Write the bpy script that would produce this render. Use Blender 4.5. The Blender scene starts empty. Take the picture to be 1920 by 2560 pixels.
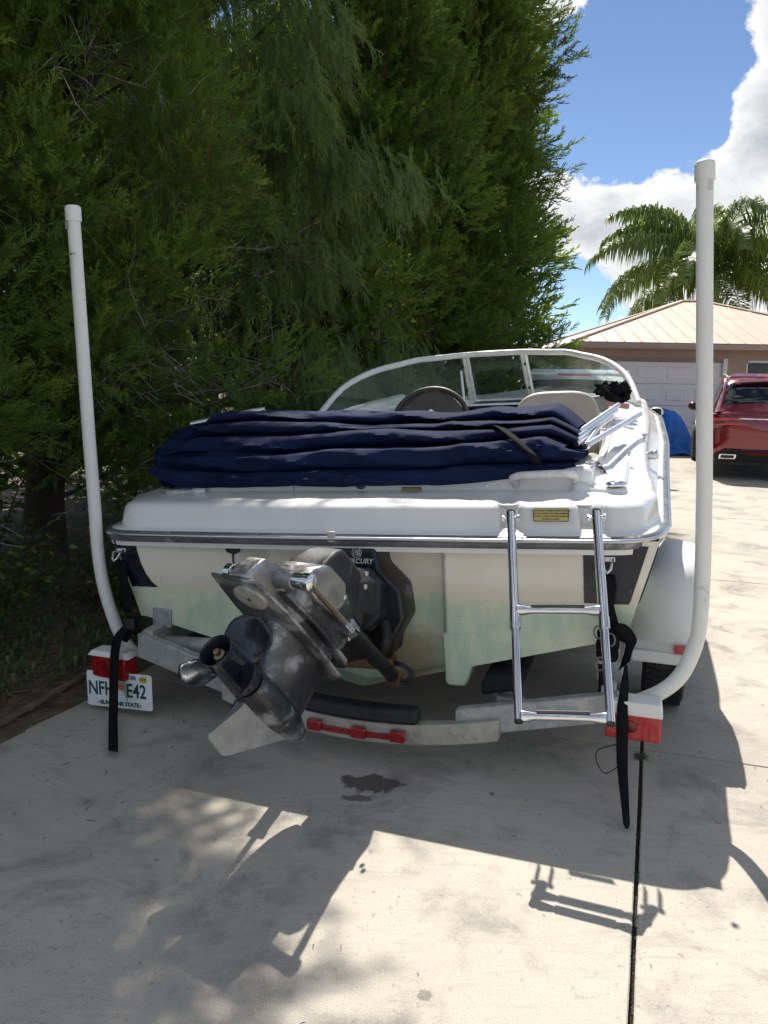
import bpy, bmesh, math, random
import numpy as np
from mathutils import Matrix, Vector, noise as mnoise

random.seed(7)
RNG = np.random.default_rng(7)
R_ = math.radians
SC = bpy.context.scene
COL = SC.collection

# ------------------------------------------------------------------ camera
F_PX, CAM_H = 2070.0, 1.55
def cam_basis(pitch, roll):
    f = np.array([0, math.cos(pitch), -math.sin(pitch)]); r = np.array([1., 0, 0]); u = np.cross(r, f)
    return r*math.cos(roll)-u*math.sin(roll), u*math.cos(roll)+r*math.sin(roll), f
CR, CU, CF = cam_basis(R_(9.0), R_(-1.0))
cam = bpy.data.cameras.new('camera'); cam_o = bpy.data.objects.new('camera', cam); COL.objects.link(cam_o)
cam.sensor_fit = 'VERTICAL'; cam.sensor_height = 24.0; cam.lens = 24.0*F_PX/2560.0
cam.clip_start = 0.05; cam.clip_end = 2000
cam_o.matrix_world = Matrix(((CR[0], CU[0], -CF[0], 0), (CR[1], CU[1], -CF[1], 0), (CR[2], CU[2], -CF[2], CAM_H), (0, 0, 0, 1)))
SC.camera = cam_o
SC.render.resolution_x, SC.render.resolution_y = 768, 1024
SC.view_settings.view_transform = 'Standard'; SC.view_settings.look = 'None'
SC.view_settings.gamma = 1.0; SC.view_settings.exposure = 1.15
SC.cycles.max_bounces = 8; SC.cycles.transparent_max_bounces = 12
SC.cycles.use_denoising = True

# frames. world: camera at origin. D = driveway / trailer frame, B = boat frame (boat leans a little on its bunks)
C1R, C1U, C1F = cam_basis(R_(8.0), R_(2.3))
M1 = np.stack([C1R, C1U, C1F]); M2 = np.stack([CR, CU, CF]); Q12 = M2.T @ M1
C0 = np.array([0, 0, CAM_H])
YB = R_(18.0); B1 = np.array([-.1252, 3.4856, 0])
TB = np.array([math.cos(YB), -math.sin(YB), 0]); AB = np.array([math.sin(YB), math.cos(YB), 0])
BX, BY, BZ = Q12@TB, Q12@AB, Q12@np.array([0, 0, 1.]); BO = C0+Q12@(B1-C0)
BOAT_M = Matrix(((BX[0], BY[0], BZ[0], BO[0]), (BX[1], BY[1], BZ[1], BO[1]), (BX[2], BY[2], BZ[2], BO[2]), (0, 0, 0, 1)))
YD = R_(17.85); DO = np.array([-.065, 3.457, 0])
TD = np.array([math.cos(YD), -math.sin(YD), 0]); AD = np.array([math.sin(YD), math.cos(YD), 0])
TRAIL_M = Matrix.Translation(Vector(DO)) @ Matrix.Rotation(-YD, 4, 'Z')
def D(x, y, z=0.): return DO+TD*x+AD*y+np.array([0, 0, z])
def ray(px, py): return CR*(px-960)/F_PX+CU*(1280-py)/F_PX+CF
def gz(px, py, z=0.):                       # point of the level plane z seen there
    d = ray(px, py); return C0+d*((z-CAM_H)/d[2])
def tp(px, py, ly):                         # trailer-frame point in its plane y = ly
    d = ray(px, py); P = C0+d*((ly-(C0-DO)@AD)/(d@AD))-DO; return (P@TD, P@AD, P[2])
def bp(px, py, ly):                         # boat-frame point in its plane y = ly
    d = C1R*(px-960)/F_PX+C1U*(1280-py)/F_PX+C1F
    P = C0+d*((ly-(C0-B1)@AB)/(d@AB))-B1; return (P@TB, P@AB, P[2])
def wy(px, py, Y):                          # world point at distance Y
    d = ray(px, py); return C0+d*(Y/d[1])

# ------------------------------------------------------------------ light: sky with clouds and one sun
SUN_EL, SUN_AZ = math.atan2(1, .78), math.atan2(-.02, .78)   # azimuth from +Y towards +X
W = bpy.data.worlds.new('World'); SC.world = W; W.use_nodes = True
nt = W.node_tree; nt.nodes.clear()
def N(tree, kind, **kw):
    n = tree.nodes.new(kind)
    for k, v in kw.items():
        if k == 'inp':
            for kk, vv in v.items(): n.inputs[kk].default_value = vv
        else: setattr(n, k, v)
    return n
def wire(tree, a, b): tree.links.new(a, b)
sky = N(nt, 'ShaderNodeTexSky', sky_type='NISHITA', sun_disc=False, sun_elevation=SUN_EL, sun_rotation=SUN_AZ, altitude=1500, air_density=.8, dust_density=0.0, ozone_density=2.2)
tc = N(nt, 'ShaderNodeTexCoord')
nrm = N(nt, 'ShaderNodeVectorMath', operation='NORMALIZE'); wire(nt, tc.outputs['Generated'], nrm.inputs[0])
def wmath(op, a, b=None, clamp=False):
    n = N(nt, 'ShaderNodeMath', operation=op, use_clamp=clamp)
    for i, v in enumerate((a, b)):
        if v is None: continue
        if isinstance(v, (int, float)): n.inputs[i].default_value = v
        else: wire(nt, v, n.inputs[i])
    return n.outputs[0]
def wnoise(scale, detail, rough, off=0., dist=0.):
    mp = N(nt, 'ShaderNodeMapping', inp={'Location': (off, off*.7, -off), 'Scale': (1, 1, 1.35)}); wire(nt, nrm.outputs[0], mp.inputs[0])
    n = N(nt, 'ShaderNodeTexNoise', inp={'Scale': scale, 'Detail': detail, 'Roughness': rough, 'Distortion': dist}); wire(nt, mp.outputs[0], n.inputs['Vector']); return n.outputs['Fac']
# cumulus banks (positive) and clear gaps (negative) of this sky: direction seen, angular radius in degrees, weight
BANKS = [((1420, 540), 6.0, .22), ((1560, 590), 5.0, .14), ((1720, 600), 4.5, .12), ((1880, 590), 5.0, .14), ((1910, 260), 4.2, .17), ((2000, 60), 6.0, .26), ((1425, 60), 3.4, .24), ((1600, 800), 2.2, .12), ((1420, 825), 2.0, .13),
         ((1600, 230), 5.6, -.34), ((1460, 765), 3.0, -.34), ((1390, 740), 2.4, -.25), ((1480, 260), 4.2, -.20), ((1690, 80), 4.5, -.24), ((1680, 400), 3.0, -.16), ((1560, 700), 2.2, -.10)]
field = wmath('ADD', wmath('MULTIPLY', wnoise(6.5, 10, .60, 3.1, .1), .72), .178)
for (px, py), rad, wgt in BANKS:
    d = ray(px, py); d = d/np.linalg.norm(d)
    dt = N(nt, 'ShaderNodeVectorMath', operation='DOT_PRODUCT'); wire(nt, nrm.outputs[0], dt.inputs[0]); dt.inputs[1].default_value = tuple(d)
    mr = N(nt, 'ShaderNodeMapRange', interpolation_type='SMOOTHSTEP', inp={'From Min': math.cos(R_(rad*1.5)), 'From Max': math.cos(R_(rad*.2)), 'To Min': 0., 'To Max': wgt})
    wire(nt, dt.outputs['Value'], mr.inputs['Value']); field = wmath('ADD', field, mr.outputs[0])
field = wmath('ADD', field, wmath('MULTIPLY', wmath('SUBTRACT', wnoise(17, 9, .64, 5.7, .2), .5), .80))
mask = N(nt, 'ShaderNodeMapRange', interpolation_type='SMOOTHSTEP', inp={'From Min': .53, 'From Max': .62}); wire(nt, field, mask.inputs['Value'])
shade = N(nt, 'ShaderNodeMapRange', inp={'From Min': .66, 'From Max': 1.05}); wire(nt, field, shade.inputs['Value'])
puff = wnoise(9, 8, .62, 9.3, .3)
tone = wmath('MULTIPLY', wmath('SUBTRACT', wmath('ADD', wmath('MULTIPLY', shade.outputs[0], .9), wmath('MULTIPLY', puff, 1.5)), .72, True), 1.0)
ccol = N(nt, 'ShaderNodeMix', data_type='RGBA'); wire(nt, tone, ccol.inputs['Factor'])
ccol.inputs['A'].default_value = (1.0, 1.0, 1.0, 1); ccol.inputs['B'].default_value = (.54, .575, .63, 1)
bg1 = N(nt, 'ShaderNodeBackground', inp={'Strength': .06}); wire(nt, sky.outputs[0], bg1.inputs[0])
bg2 = N(nt, 'ShaderNodeBackground', inp={'Strength': .46}); wire(nt, ccol.outputs['Result'], bg2.inputs[0])
mx = N(nt, 'ShaderNodeMixShader'); wire(nt, mask.outputs[0], mx.inputs[0]); wire(nt, bg1.outputs[0], mx.inputs[1]); wire(nt, bg2.outputs[0], mx.inputs[2])
wo = N(nt, 'ShaderNodeOutputWorld'); wire(nt, mx.outputs[0], wo.inputs[0])
sun = bpy.data.lights.new('sun', 'SUN'); sun.energy = 3.3; sun.angle = R_(.53); sun.color = (1, .955, .88)
sun_o = bpy.data.objects.new('sun', sun); COL.objects.link(sun_o)
sv = Vector((math.sin(SUN_AZ)*math.cos(SUN_EL), math.cos(SUN_AZ)*math.cos(SUN_EL), math.sin(SUN_EL)))
sun_o.rotation_euler = sv.to_track_quat('Z', 'Y').to_euler(); sun_o.location = (0, 0, 12)

# ------------------------------------------------------------------ materials
MATS = {}
def base_nodes(name):
    m = bpy.data.materials.new(name); m.use_nodes = True; t = m.node_tree
    b = t.nodes['Principled BSDF']; MATS[name] = m; return m, t, b
def lin(c): return tuple(x for x in c)+(1,)
def noise_tex(t, scale, detail=5, rough=.55, coord='Object', stretch=None, dist=0.):
    c = N(t, 'ShaderNodeTexCoord'); src = c.outputs[coord]
    if stretch:
        mp = N(t, 'ShaderNodeMapping', inp={'Scale': stretch}); wire(t, src, mp.inputs[0]); src = mp.outputs[0]
    n = N(t, 'ShaderNodeTexNoise', inp={'Scale': scale, 'Detail': detail, 'Roughness': rough, 'Distortion': dist}); wire(t, src, n.inputs['Vector']); return n.outputs['Fac']
def ramp(t, fac, a, b, ca=None, cb=None):
    mr = N(t, 'ShaderNodeMapRange', interpolation_type='SMOOTHSTEP', inp={'From Min': a, 'From Max': b}); wire(t, fac, mr.inputs['Value'])
    return mr.outputs[0]
def cmix(t, fac, a, b, blend='MIX'):
    n = N(t, 'ShaderNodeMix', data_type='RGBA', blend_type=blend)
    for s, v in (('Factor', fac), ('A', a), ('B', b)):
        if isinstance(v, (int, float)): n.inputs[s].default_value = v
        elif isinstance(v, tuple): n.inputs[s].default_value = lin(v) if len(v) == 3 else v
        else: wire(t, v, n.inputs[s])
    return n.outputs['Result']
def add_bump(t, b, fac, strength, dist=.01):
    n = N(t, 'ShaderNodeBump', inp={'Strength': strength, 'Distance': dist}); wire(t, fac, n.inputs['Height']); wire(t, n.outputs[0], b.inputs['Normal'])
def M(name, col, rough=.5, metal=0., var=.12, vs=5., bump=0., bs=60., bd=.004, spots=None, rvar=.12, coat=0., stretch=None, spec=.5):
    """paint / plastic / metal with tonal variation, roughness variation, optional worn spots (colour, amount, scale)"""
    if name in MATS: return MATS[name]
    m, t, b = base_nodes(name)
    n1 = noise_tex(t, vs, 6, .6, stretch=stretch)
    dark = tuple(c*(1-var) for c in col); light = tuple(min(1, c*(1+var)) for c in col)
    c = cmix(t, ramp(t, n1, .3, .7), dark, light)
    if spots:
        sc, amt, ss = spots[0], spots[1], spots[2]
        n3 = noise_tex(t, ss, 8, .68, dist=.4); c = cmix(t, ramp(t, n3, .62-amt*.3, .72-amt*.25), c, sc)
    wire(t, c, b.inputs['Base Color'])
    rr = N(t, 'ShaderNodeMapRange', inp={'From Min': .3, 'From Max': .7, 'To Min': max(.02, rough-rvar), 'To Max': min(1, rough+rvar)})
    wire(t, noise_tex(t, vs*3.1, 5, .6), rr.inputs['Value']); wire(t, rr.outputs[0], b.inputs['Roughness'])
    b.inputs['Metallic'].default_value = metal; b.inputs['Coat Weight'].default_value = coat; b.inputs['Specular IOR Level'].default_value = spec
    if bump: add_bump(t, b, noise_tex(t, bs, 6, .6), bump, bd)
    return m

# ------------------------------------------------------------------ mesh helpers
class MB:
    def __init__(s): s.V = []; s.F = []
    def add(s, V, F):
        o = len(s.V); s.V += [tuple(map(float, v)) for v in V]; s.F += [tuple(i+o for i in f) for f in F]; return s
    def box(s, c, d, rot=None, taper=1.):
        P = []
        for sz in (-1, 1):
            k = taper if sz > 0 else 1
            for sx, sy in ((-1, -1), (1, -1), (1, 1), (-1, 1)): P.append(Vector((sx*d[0]/2*k, sy*d[1]/2*k, sz*d[2]/2)))
        if rot is not None: P = [rot @ p for p in P]
        P = [p+Vector(c) for p in P]
        return s.add(P, [(3, 2, 1, 0), (4, 5, 6, 7), (0, 1, 5, 4), (1, 2, 6, 5), (2, 3, 7, 6), (3, 0, 4, 7)])
    def loft(s, rings, closed=True, caps=True):
        n = len(rings[0]); V = [p for r in rings for p in r]; F = []
        for i in range(len(rings)-1):
            for j in range(n if closed else n-1):
                a = i*n+j; b = i*n+(j+1) % n; F.append((a, b, b+n, a+n))
        if caps and closed:
            F.append(tuple(reversed(range(n)))); F.append(tuple(range((len(rings)-1)*n, len(rings)*n)))
        return s.add(V, F)
    def tube(s, path, r, n=10, caps=True, flat=1.):
        P = [Vector(p) for p in path]; k = len(P); rs = r if isinstance(r, (list, tuple)) else [r]*k
        T = [(P[min(i+1, k-1)]-P[max(i-1, 0)]).normalized() for i in range(k)]
        up = Vector((0, 0, 1)) if abs(T[0].z) < .9 else Vector((1, 0, 0)); a = T[0].cross(up).normalized(); rings = []
        for i in range(k):
            a = (a-T[i]*a.dot(T[i])).normalized(); b = T[i].cross(a)
            rings.append([P[i]+(a*math.cos(2*math.pi*j/n)+b*math.sin(2*math.pi*j/n)*flat)*rs[i] for j in range(n)])
        return s.loft(rings, True, caps)
    def lathe(s, prof, o, axis, n=24, caps=True):
        """prof: (distance along axis, radius)"""
        A = Vector(axis).normalized(); up = Vector((0, 0, 1)) if abs(A.z) < .9 else Vector((1, 0, 0)); a = A.cross(up).normalized(); b = A.cross(a); O = Vector(o)
        rings = [[O+A*h+(a*math.cos(2*math.pi*j/n)+b*math.sin(2*math.pi*j/n))*max(r, 1e-4) for j in range(n)] for h, r in prof]
        return s.loft(rings, True, caps)
    def prism(s, poly, fn):
        """poly list of 2D points; fn(p, side) -> 3D for side 0 / 1"""
        n = len(poly); V = [fn(p, 0) for p in poly]+[fn(p, 1) for p in poly]
        F = [tuple(reversed(range(n))), tuple(range(n, 2*n))]+[(i, (i+1) % n, (i+1) % n+n, i+n) for i in range(n)]
        return s.add(V, F)
    def grid(s, P, flip=False):
        n = len(P[0]); V = [p for r in P for p in r]; F = []
        for i in range(len(P)-1):
            for j in range(n-1):
                f = (i*n+j, i*n+j+1, (i+1)*n+j+1, (i+1)*n+j); F.append(tuple(reversed(f)) if flip else f)
        return s.add(V, F)
    def sphere(s, c, r, n=12, m=8, sc=(1, 1, 1)):
        rings = []
        for i in range(m+1):
            a = math.pi*i/m; rings.append([(c[0]+r*sc[0]*math.sin(a)*math.cos(2*math.pi*j/n)+1e-5*math.cos(6.283*j/n), c[1]+r*sc[1]*math.sin(a)*math.sin(2*math.pi*j/n)+1e-5*math.sin(6.283*j/n), c[2]-r*sc[2]*math.cos(a)) for j in range(n)])
        return s.loft(rings, True, True)
    def mesh(s, name): 
        me = bpy.data.meshes.new(name); me.from_pydata(s.V, [], s.F); me.update(); return me
    def build(s, name, mat, parent=None, smooth=40, bevel=0., seg=2, subsurf=0, fix=True, solid=0.):
        me = s.mesh(name)
        if fix:
            bm = bmesh.new(); bm.from_mesh(me); bmesh.ops.recalc_face_normals(bm, faces=bm.faces); bm.to_mesh(me); bm.free()
        o = bpy.data.objects.new(name, me); COL.objects.link(o)
        if mat: me.materials.append(mat)
        if smooth:
            me.polygons.foreach_set('use_smooth', [True]*len(me.polygons)); me.set_sharp_from_angle(angle=R_(smooth))
        if parent is not None: o.parent = parent
        if solid: md = o.modifiers.new('thick', 'SOLIDIFY'); md.thickness = solid; md.offset = 0
        if bevel:
            md = o.modifiers.new('bevel', 'BEVEL'); md.width = bevel; md.segments = seg; md.limit_method = 'ANGLE'; md.angle_limit = R_(35); md.harden_normals = False
        if subsurf: md = o.modifiers.new('sub', 'SUBSURF'); md.levels = md.render_levels = subsurf
        return o
def empty(name, M_=None):
    o = bpy.data.objects.new(name, None); COL.objects.link(o); o.empty_display_size = .2
    if M_ is not None: o.matrix_world = M_
    return o
def tag(o, label=None, cat=None, group=None, kind=None):
    if label: o['label'] = label
    if cat: o['category'] = cat
    if group: o['group'] = group
    if kind: o['kind'] = kind
    return o
def text_mesh(body, size, extrude=.0006, shear=0., spacing=1., bold=0.):
    cu = bpy.data.curves.new('text', 'FONT'); cu.body = body; cu.size = size; cu.extrude = extrude; cu.shear = shear; cu.space_character = spacing; cu.offset = bold
    cu.align_x = 'CENTER'; cu.align_y = 'CENTER'; cu.resolution_u = 3
    o = bpy.data.objects.new('text', cu); COL.objects.link(o); dg = bpy.context.evaluated_depsgraph_get(); dg.update()
    me = bpy.data.meshes.new_from_object(o.evaluated_get(dg)); bpy.data.objects.remove(o); bpy.data.curves.remove(cu); return me
def put_text(name, body, size, mat, parent, M_, **kw):
    me = text_mesh(body, size, **kw); me.materials.clear(); me.materials.append(mat)
    o = bpy.data.objects.new(name, me); COL.objects.link(o); o.parent = parent; o.matrix_local = M_; return o
def frame(o, x, y):                       # 4x4 with origin o, x axis and y axis given; z = x cross y
    x = Vector(x).normalized(); y = Vector(y); y = (y-x*y.dot(x)).normalized(); z = x.cross(y); o = Vector(o)
    return Matrix(((x.x, y.x, z.x, o.x), (x.y, y.y, z.y, o.y), (x.z, y.z, z.z, o.z), (0, 0, 0, 1)))
def rrect(w, h, r, n=4):
    P = []
    for cx, cy, a0 in ((w/2-r, h/2-r, 0), (-w/2+r, h/2-r, 90), (-w/2+r, -h/2+r, 180), (w/2-r, -h/2+r, 270)):
        for i in range(n+1): a = R_(a0+90*i/n); P.append((cx+r*math.cos(a), cy+r*math.sin(a)))
    return P
def lerp(a, b, t): return a+(b-a)*t
def interp(x, xs, ys): return float(np.interp(x, xs, ys))
def spline(pts, n):
    P = [Vector(p) for p in pts]; P = [P[0]*2-P[1]]+P+[P[-1]*2-P[-2]]; out = []; k = len(P)-3
    for i in range(n):
        t = i/(n-1)*k; j = min(int(t), k-1); u = t-j; a, b, c, d = P[j:j+4]
        out.append(.5*((2*b)+(c-a)*u+(2*a-5*b+4*c-d)*u*u+(3*b-a-3*c+d)*u*u*u))
    return out
def sstep(a, b, x): t = min(1, max(0, (x-a)/(b-a))); return t*t*(3-2*t)
def fbm(x, y, z=0., o=3):
    v = 0; a = 1
    for _ in range(o): v += a*mnoise.noise(Vector((x, y, z))); x *= 2.1; y *= 2.1; z *= 2.1; a *= .5
    return v
# ================================================================== SETTING: ground and driveway
def ground_mat():
    m, t, b = base_nodes('soil')
    n1 = noise_tex(t, .8, 8, .65); n2 = noise_tex(t, 9, 8, .7); n3 = noise_tex(t, 60, 4, .7)
    c = cmix(t, ramp(t, n1, .35, .65), (.085, .066, .042), (.14, .115, .072))
    c = cmix(t, ramp(t, n2, .45, .7), c, (.21, .165, .105)); c = cmix(t, ramp(t, n3, .5, .8), c, (.03, .024, .016))
    wire(t, c, b.inputs['Base Color']); b.inputs['Roughness'].default_value = .95; add_bump(t, b, n2, .9, .04); return m
def concrete_mat():
    m, t, b = base_nodes('concrete')
    c = N(t, 'ShaderNodeNewGeometry'); P = c.outputs['Position']
    def nz(scale, detail, rough, stretch=None, dist=0.):
        src = P
        if stretch:
            mp = N(t, 'ShaderNodeMapping', inp={'Rotation': (0, 0, YD), 'Scale': stretch}); wire(t, src, mp.inputs[0]); src = mp.outputs[0]
        n = N(t, 'ShaderNodeTexNoise', inp={'Scale': scale, 'Detail': detail, 'Roughness': rough, 'Distortion': dist}); wire(t, src, n.inputs['Vector']); return n.outputs['Fac']
    big = nz(.55, 6, .6); mid = nz(2.6, 8, .68, dist=.5); fine = nz(34, 6, .75); grit = nz(210, 3, .6); broom = nz(5, 5, .6, (1, 9, 1))
    col = cmix(t, ramp(t, big, .3, .7), (.44, .398, .33), (.52, .475, .40))
    col = cmix(t, ramp(t, broom, .48, .78), col, (.40, .37, .32))
    mott = N(t, 'ShaderNodeMath', operation='MULTIPLY', inp={1: .95}); wire(t, ramp(t, mid, .48, .70), mott.inputs[0])
    col = cmix(t, mott.outputs[0], col, (.27, .248, .215))
    st_ = N(t, 'ShaderNodeMath', operation='MULTIPLY', inp={1: .45}); wire(t, ramp(t, nz(.95, 7, .66, dist=.8), .50, .68), st_.inputs[0]); col = cmix(t, st_.outputs[0], col, (.25, .23, .20))
    sp = N(t, 'ShaderNodeMath', operation='MULTIPLY'); wire(t, ramp(t, fine, .56, .70), sp.inputs[0]); wire(t, ramp(t, nz(1.7, 6, .65), .40, .62), sp.inputs[1])
    col = cmix(t, sp.outputs[0], col, (.16, .145, .125))
    col = cmix(t, ramp(t, grit, .58, .74), col, (.66, .62, .54)); col = cmix(t, ramp(t, grit, .42, .30), col, (.24, .215, .18))
    # wet oil stain and two smaller marks, each an irregular patch of its own
    for (px, py), rad, stretch, dark in (((930, 1958), .10, (.75, 1.25), .85), ((895, 1995), .035, (.5, 1.3), .7), ((1062, 2488), .022, (1, 1), .5), ((1230, 1985), .012, (1, .6), .6)):
        g = gz(px, py); off = N(t, 'ShaderNodeVectorMath', operation='SUBTRACT'); wire(t, P, off.inputs[0]); off.inputs[1].default_value = tuple(g)
        scl = N(t, 'ShaderNodeVectorMath', operation='MULTIPLY'); wire(t, off.outputs[0], scl.inputs[0]); scl.inputs[1].default_value = (stretch[0]/rad, stretch[1]/rad, 0)
        ln = N(t, 'ShaderNodeVectorMath', operation='LENGTH'); wire(t, scl.outputs[0], ln.inputs[0])
        nn = nz(1.1/rad, 5, .65); a = N(t, 'ShaderNodeMath', operation='MULTIPLY_ADD', inp={1: 1.9, 2: -.95}); wire(t, nn, a.inputs[0])
        s = N(t, 'ShaderNodeMath', operation='ADD'); wire(t, ln.outputs['Value'], s.inputs[0]); wire(t, a.outputs[0], s.inputs[1])
        f = N(t, 'ShaderNodeMath', operation='MULTIPLY', inp={1: dark}); wire(t, ramp(t, s.outputs[0], 1.0, .72), f.inputs[0]); col = cmix(t, f.outputs[0], col, (.07, .062, .052))
    wire(t, col, b.inputs['Base Color']); b.inputs['Roughness'].default_value = .9; b.inputs['Specular IOR Level'].default_value = .3
    h = N(t, 'ShaderNodeMath', operation='ADD'); wire(t, grit, h.inputs[0]); wire(t, fine, h.inputs[1]); add_bump(t, b, h.outputs[0], .35, .006); return m
SOIL, CONC = ground_mat(), concrete_mat()
gr = MB().grid([[(x, y, -.045) for x in np.linspace(-600, 600, 13)] for y in np.linspace(-600, 600, 13)]).build('ground', SOIL, smooth=0); tag(gr, kind='structure')
DARKJ = M('joint_dirt', (.05, .042, .032), .95, var=.4, vs=30, bump=.6, bs=120)
# driveway: a bed with separate slabs, recessed joints between them
X0 = -1.49; XJ = [X0, 1.163, 4.66, 8.16, 11.6]; YJ0 = .315
def joint_y(k): return -6.2 if k < 0 else (.285+3.5*k)
bed = MB().add([D(X0+.02, -8, -.03), D(14, -8, -.03), D(14, 19, -.03), D(X0+.02, 19, -.03)], [(0, 1, 2, 3)]).build('driveway', DARKJ, smooth=0); tag(bed, kind='structure')
YJ = [-8, -3.2, .285, 3.80, 7.3, 10.8, 14.3, 17.9]
GAP = .006
for i in range(len(XJ)-1):
    for k in range(len(YJ)-1):
        x0, x1, y0, y1 = XJ[i]+(GAP if i else 0), XJ[i+1]-GAP, YJ[k]+GAP*.7, YJ[k+1]-GAP*.7
        mb = MB(); nx = 26 if k in (1, 2) else 8; e = .004
        # ragged arrises along the joints
        def edge(n, a, b, f): return [lerp(a, b, j/n) for j in range(n)]
        P = []
        for j in range(nx): P.append((lerp(x0, x1, j/nx), y0+.003*fbm(x0*3+j*.9, y0*5)))
        for j in range(nx): P.append((x1-.003*abs(fbm(y0*3+j*.9, x1*5)), lerp(y0, y1, j/nx)))
        for j in range(nx): P.append((lerp(x1, x0, j/nx), y1+.003*fbm(x1*3+j*.9, y1*5)))
        for j in range(nx): P.append((x0+.003*abs(fbm(y1*3+j*.9, x0*7)), lerp(y1, y0, j/nx)))
        n = len(P); cx, cy = (x0+x1)/2, (y0+y1)/2
        ins = [(p[0]+e*(1 if p[0] < cx else -1)*(abs(p[0]-cx) > (x1-x0)/2-.02), p[1]+e*(1 if p[1] < cy else -1)*(abs(p[1]-cy) > (y1-y0)/2-.02)) for p in P]
        V = [D(*p, -.028) for p in P]+[D(*p, -.004) for p in P]+[D(*p, 0) for p in ins]
        Fc = [(a, (a+1) % n, (a+1) % n+n, a+n) for a in range(n)]+[(a+n, (a+1) % n+n, (a+1) % n+2*n, a+2*n) for a in range(n)]+[tuple(range(2*n, 3*n))]
        mb.add(V, Fc).build('slab', CONC, bed, smooth=0)
# soil verge with needles creeping over the left edge of the slabs
rows = []
for j in range(120):
    y = -4+j*.2; r = []
    ed = X0+.05+.07*fbm(y*.7, 1.3)+.035*fbm(y*4, 7)
    for q, f in enumerate((0, .02, .06, .15, .3, .6, 1.1, 2., 3.5, 6, 12)):
        z = (.004 if q == 0 else .012+.012*fbm(y*2+q, q*1.7)+.02*min(1, f)+.06*max(0, min(1, f-.3))*fbm(y*.6, q*.8))
        r.append(D(ed-f, y, z))
    rows.append(r)
vg = MB().grid(rows, flip=True).build('verge_ground', SOIL, smooth=60); tag(vg, kind='structure')
# needle litter and twigs: stuff
LIT = M('dry_needles', (.17, .12, .065), .9, var=.5, vs=3)
def sticks(n, xr, yr, lr, wr, zr, bias=None):
    mb = MB()
    for _ in range(n):
        x = random.uniform(*xr); y = random.uniform(*yr)
        if bias: x = xr[1]-(xr[1]-xr[0])*abs(random.gauss(0, bias))
        L = random.uniform(*lr); w = random.uniform(*wr); a = random.uniform(0, 6.28); z = random.uniform(*zr); bend = random.uniform(-.35, .35)*L
        dx, dy = math.cos(a)*L/2, math.sin(a)*L/2; nx_, ny_ = -math.sin(a), math.cos(a)
        p = [D(x-dx, y-dy, z), D(x+nx_*bend, y+ny_*bend, z+random.uniform(0, .01)), D(x+dx, y+dy, z)]
        mb.tube(p, [w*.6, w, w*.4], 3, False)
    return mb
tag(sticks(5200, (-4.2, -1.40), (-1.6, 4.5), (.03, .16), (.0012, .0028), (.02, .06), .45).build('leaf_litter', LIT, smooth=0, fix=False), 'dry brown needles and twigs littering the soil under the cedars', 'leaf litter', kind='stuff')
DKT = M('dark_twig_bits', (.06, .05, .038), .9, var=.4, vs=20)
tag(sticks(330, (-1.45, 2.4), (-3.1, 2.6), (.006, .022), (.0007, .0015), (.001, .003)).build('twig_debris', DKT, smooth=0, fix=False), 'tiny dark twig bits scattered over the concrete', 'debris', kind='stuff')
tag(sticks(80, (-1.45, -.6), (-1.2, .9), (.008, .045), (.0008, .0016), (.001, .003), .4).build('edge_debris', DKT, smooth=0, fix=False), 'dark twigs and crumbs on the concrete by the soil edge', 'debris', kind='stuff')
# root along the driveway edge
rp = [D(-1.60, -1.6, .02), D(-1.56, -1.0, .02), D(-1.53, -.5, .03), D(-1.55, -.1, .035), D(-1.60, .35, .03), D(-1.72, .8, .02)]
tag(MB().tube(spline(rp, 40), [.010+.008*math.sin(i/39*3.14)+.003*math.sin(i*1.7) for i in range(40)], 8).build('surface_root', M('bark', (.16, .125, .095), .9, var=.3, vs=14, bump=.8, bs=40, bd=.01)), 'thin grey surface root lying along the concrete edge at lower left', 'root')
# grass tufts in the joints
GRN = M('weed_green', (.07, .105, .03), .7, var=.35, vs=18)
def tuft(x, y, n, h, sp):
    mb = MB()
    for _ in range(n):
        a = random.uniform(0, 6.28); l = random.uniform(.3, 1)*h; b = Vector(D(x+random.gauss(0, sp), y+random.gauss(0, sp*1.4), -.01)); o = Vector((math.cos(a), math.sin(a), 0))*l*.8
        mb.tube([b, b+o*.4+Vector((0, 0, l*.7)), b+o+Vector((0, 0, l*.6))], [.0014, .001, .0004], 3, False)
    return mb
g0 = np.array([1.163, .285])
for (px, py, n, h, lab) in ((1603, 1893, 260, .03, 'grass tuft where the two concrete joints cross'), (1592, 2185, 70, .018, 'small grass sprig in the long concrete joint')):
    g = gz(px, py)-DO; tag(tuft(g@TD, g@AD, n, h, .011).build('grass_tuft', M('joint_weed', (.085, .085, .05), .85, var=.4, vs=30), smooth=0, fix=False), lab, 'grass tuft', 'weeds in the driveway joints')
jm = MB()
for _ in range(900):
    y = random.uniform(-3, .28); x = 1.163+random.gauss(0, .0035); b = Vector(D(x, y, -.012)); a = random.uniform(0, 6.28); l = random.uniform(.006, .014)
    jm.tube([b, b+Vector((math.cos(a)*l*.6, math.sin(a)*l*.6, l))], [.0012, .0005], 3, False)
tag(jm.build('joint_moss', DKT, smooth=0, fix=False), 'dark moss and grit filling the long concrete joint', 'moss', kind='stuff')
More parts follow.
